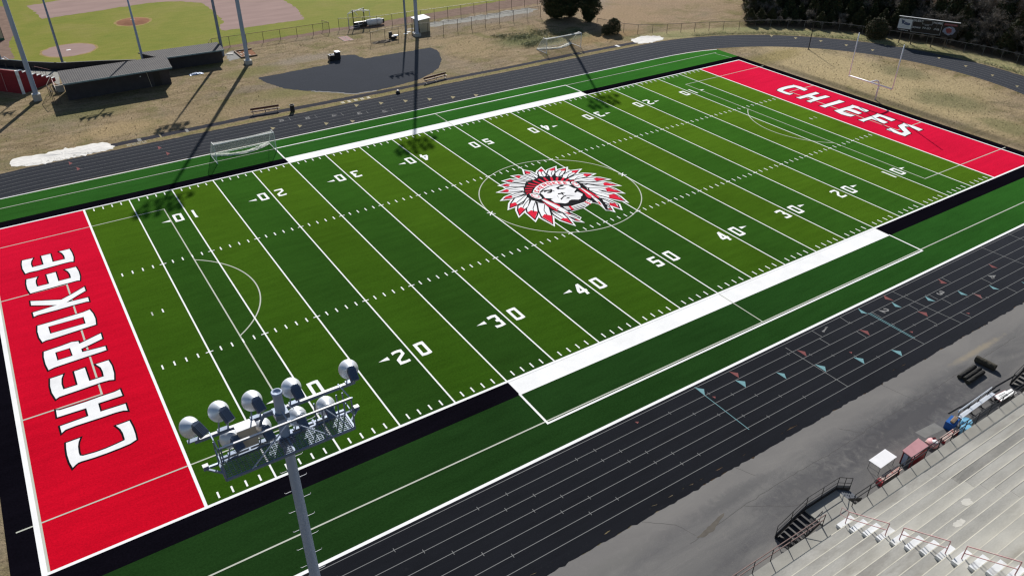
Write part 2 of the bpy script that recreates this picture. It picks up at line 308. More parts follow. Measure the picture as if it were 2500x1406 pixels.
# ------------------------------------------------------------------ mesh helpers
class MB:
    def __init__(s): s.v = []; s.f = []; s.mi = []; s.cur = 0
    def add(s, vs, fs):
        o = len(s.v); s.v += [tuple(p) for p in vs]; s.f += [tuple(i+o for i in f) for f in fs]; s.mi += [s.cur]*len(fs); return s
    def quad(s, a, b, c, d): return s.add([a, b, c, d], [(0, 1, 2, 3)])
    def box(s, x0, y0, z0, x1, y1, z1):
        v = [(x, y, z) for z in (z0, z1) for (x, y) in ((x0, y0), (x1, y0), (x1, y1), (x0, y1))]
        return s.add(v, [(3, 2, 1, 0), (4, 5, 6, 7), (0, 1, 5, 4), (1, 2, 6, 5), (2, 3, 7, 6), (3, 0, 4, 7)])
    def bar(s, a, b, w, h=None, up=(0, 0, 1)):
        """rectangular bar a->b"""
        a = Vector(a); b = Vector(b); h = h or w; d = (b-a).normalized(); up = Vector(up)
        if abs(d.dot(up)) > .98: up = Vector((1, 0, 0))
        sx = d.cross(up).normalized()*w/2; sz = sx.cross(d).normalized()*h/2
        v = [a-sx-sz, a+sx-sz, a+sx+sz, a-sx+sz, b-sx-sz, b+sx-sz, b+sx+sz, b-sx+sz]
        return s.add(v, [(0, 1, 2, 3), (7, 6, 5, 4), (0, 4, 5, 1), (1, 5, 6, 2), (2, 6, 7, 3), (3, 7, 4, 0)])
    def tube(s, pts, r, n=8, cap=True, r2=None):
        pts = [Vector(p) for p in pts]; rings = []; k = len(pts)
        up = None; o = len(s.v); vs = []
        for i, p in enumerate(pts):
            d = (pts[min(i+1, k-1)]-pts[max(i-1, 0)]).normalized()
            if up is None: up = Vector((0, 0, 1)) if abs(d.z) < .9 else Vector((1, 0, 0))
            x = d.cross(up)
            if x.length < 1e-4: x = d.cross(Vector((0, 1, 0)))
            x.normalize(); y = x.cross(d).normalized(); up = y
            rr = r if r2 is None else r+(r2-r)*i/max(1, k-1)
            vs += [p+x*math.cos(2*math.pi*j/n)*rr+y*math.sin(2*math.pi*j/n)*rr for j in range(n)]
        fs = [(i*n+j, i*n+(j+1) % n, (i+1)*n+(j+1) % n, (i+1)*n+j) for i in range(k-1) for j in range(n)]
        if cap: fs += [tuple(range(n-1, -1, -1)), tuple((k-1)*n+j for j in range(n))]
        return s.add(vs, fs)
    def lathe(s, prof, n=24, mat=None):
        mat = mat or Matrix(); k = len(prof)
        vs = [mat @ Vector((r*math.cos(2*math.pi*j/n), r*math.sin(2*math.pi*j/n), z)) for r, z in prof for j in range(n)]
        fs = [(i*n+j, i*n+(j+1) % n, (i+1)*n+(j+1) % n, (i+1)*n+j) for i in range(k-1) for j in range(n)]
        return s.add(vs, fs)
    def poly(s, loops, z):
        if not isinstance(loops[0][0], (list, tuple)): loops = [loops]
        L = [[Vector((p[0], p[1], 0)) for p in l] for l in loops]
        tri = tessellate_polygon(L); flat = [p for l in L for p in l]
        fs = []
        for t in tri:
            a, b, c = (flat[i] for i in t)
            ar = (b.x-a.x)*(c.y-a.y)-(b.y-a.y)*(c.x-a.x)
            if abs(ar) < 1e-9: continue
            fs.append(t if ar > 0 else t[::-1])
        return s.add([(p.x, p.y, z) for p in flat], fs)
    def strip(s, pts, w, z, closed=False):
        """flat painted line along a polyline, mitred"""
        P = [Vector((p[0], p[1])) for p in pts]; k = len(P); vs = []
        for i, p in enumerate(P):
            d0 = (p-P[i-1]).normalized() if (i > 0 or closed) else None
            d1 = (P[(i+1) % k]-p).normalized() if (i < k-1 or closed) else None
            if d0 is None: d0 = d1
            if d1 is None: d1 = d0
            n0 = Vector((-d0.y, d0.x)); n1 = Vector((-d1.y, d1.x)); m = (n0+n1)
            m = m.normalized() if m.length > 1e-6 else n0
            m = m/max(.35, m.dot(n0))*w/2
            vs += [(p.x+m.x, p.y+m.y, z), (p.x-m.x, p.y-m.y, z)]
        fs = [(2*i, 2*i+1, 2*i+3, 2*i+2) for i in range(k-1)]
        if closed: fs.append((2*k-2, 2*k-1, 1, 0))
        return s.add(vs, fs)
    def build(s, name, mat, parent=None, smooth=False):
        me = bpy.data.meshes.new(name); me.from_pydata(s.v, [], s.f); me.update()
        for m in (mat if isinstance(mat, (list, tuple)) else [mat]): me.materials.append(m)
        if any(s.mi): me.polygons.foreach_set('material_index', s.mi)
        if smooth: me.polygons.foreach_set('use_smooth', [True]*len(me.polygons))
        o = bpy.data.objects.new(name, me); COL.objects.link(o)
        if parent: o.parent = parent
        return o
def offset(poly, d):
    P = [Vector((p[0], p[1])) for p in poly]
    ar = sum(P[i-1].x*P[i].y-P[i].x*P[i-1].y for i in range(len(P)))
    if ar < 0: P = P[::-1]
    out = []; k = len(P)
    for i, p in enumerate(P):
        d0 = p-P[i-1]; d1 = P[(i+1) % k]-p
        if d0.length < 1e-5 or d1.length < 1e-5: continue
        d0.normalize(); d1.normalize()
        n0 = Vector((d0.y, -d0.x)); n1 = Vector((d1.y, -d1.x)); m = n0+n1
        m = m.normalized() if m.length > 1e-4 else n0
        m = m*d/max(.45, m.dot(n0)); out.append((p.x+m.x, p.y+m.y))
    return out
def rag(pts, step=.5, amp=.07, closed=True, seed=1):
    """roughen an outline: uneven edges of asphalt and dirt"""
    r = random.Random(seed); out = []; k = len(pts)
    for i in range(k if closed else k-1):
        a = Vector(pts[i][:2]); b = Vector(pts[(i+1) % k][:2]); n = max(1, int((b-a).length/step))
        d = (b-a); q = Vector((-d.y, d.x)).normalized() if d.length > 1e-6 else Vector((0, 0))
        for j in range(n):
            p = a+d*j/n+q*(r.gauss(0, amp) if j else r.gauss(0, amp*.4)); out.append((p.x, p.y))
    if not closed: out.append(tuple(pts[-1][:2]))
    return out
def smooth_poly(pts, it=2):
    for _ in range(it):
        k = len(pts); q = []
        for i in range(k):
            a = pts[i]; b = pts[(i+1) % k]
            q += [(a[0]*.75+b[0]*.25, a[1]*.75+b[1]*.25), (a[0]*.25+b[0]*.75, a[1]*.25+b[1]*.75)]
        pts = q
    return pts
def thing(name, label, cat, loc=(0, 0, 0), rz=0, group=None):
    o = bpy.data.objects.new(name, None); COL.objects.link(o); o.location = loc; o.rotation_euler = (0, 0, rz)
    o.empty_display_size = .3
    return tag(o, label, cat, group)
def tag(o, label, cat, group=None):
    o['label'] = label; o['category'] = cat
    if group: o['group'] = group
    return o
def struct(o, kind='structure'):
    o['kind'] = kind; return o
def dup(root, loc, rz=None, label=None, scale=None):
    r = root.copy(); COL.objects.link(r); r.location = loc
    if rz is not None: r.rotation_euler = (0, 0, rz)
    if scale is not None: r.scale = scale
    if label: r['label'] = label
    def rec(o, p):
        for ch in list(o.children):
            c = ch.copy(); COL.objects.link(c); c.parent = p; rec(ch, c)
    rec(root, r); return r
def text_mesh(s, size, shear=0, depth=0):
    cu = bpy.data.curves.new('text', 'FONT'); cu.body = s; cu.size = size; cu.shear = shear; cu.align_x = 'CENTER'; cu.align_y = 'CENTER'; cu.offset = .012*size
    o = bpy.data.objects.new('text', cu); COL.objects.link(o); dg = bpy.context.evaluated_depsgraph_get(); dg.update()
    me = bpy.data.meshes.new_from_object(o.evaluated_get(dg)); vs = [v.co.copy() for v in me.vertices]; fs = [tuple(p.vertices) for p in me.polygons]
    bpy.data.objects.remove(o); bpy.data.curves.remove(cu); bpy.data.meshes.remove(me)
    return vs, fs
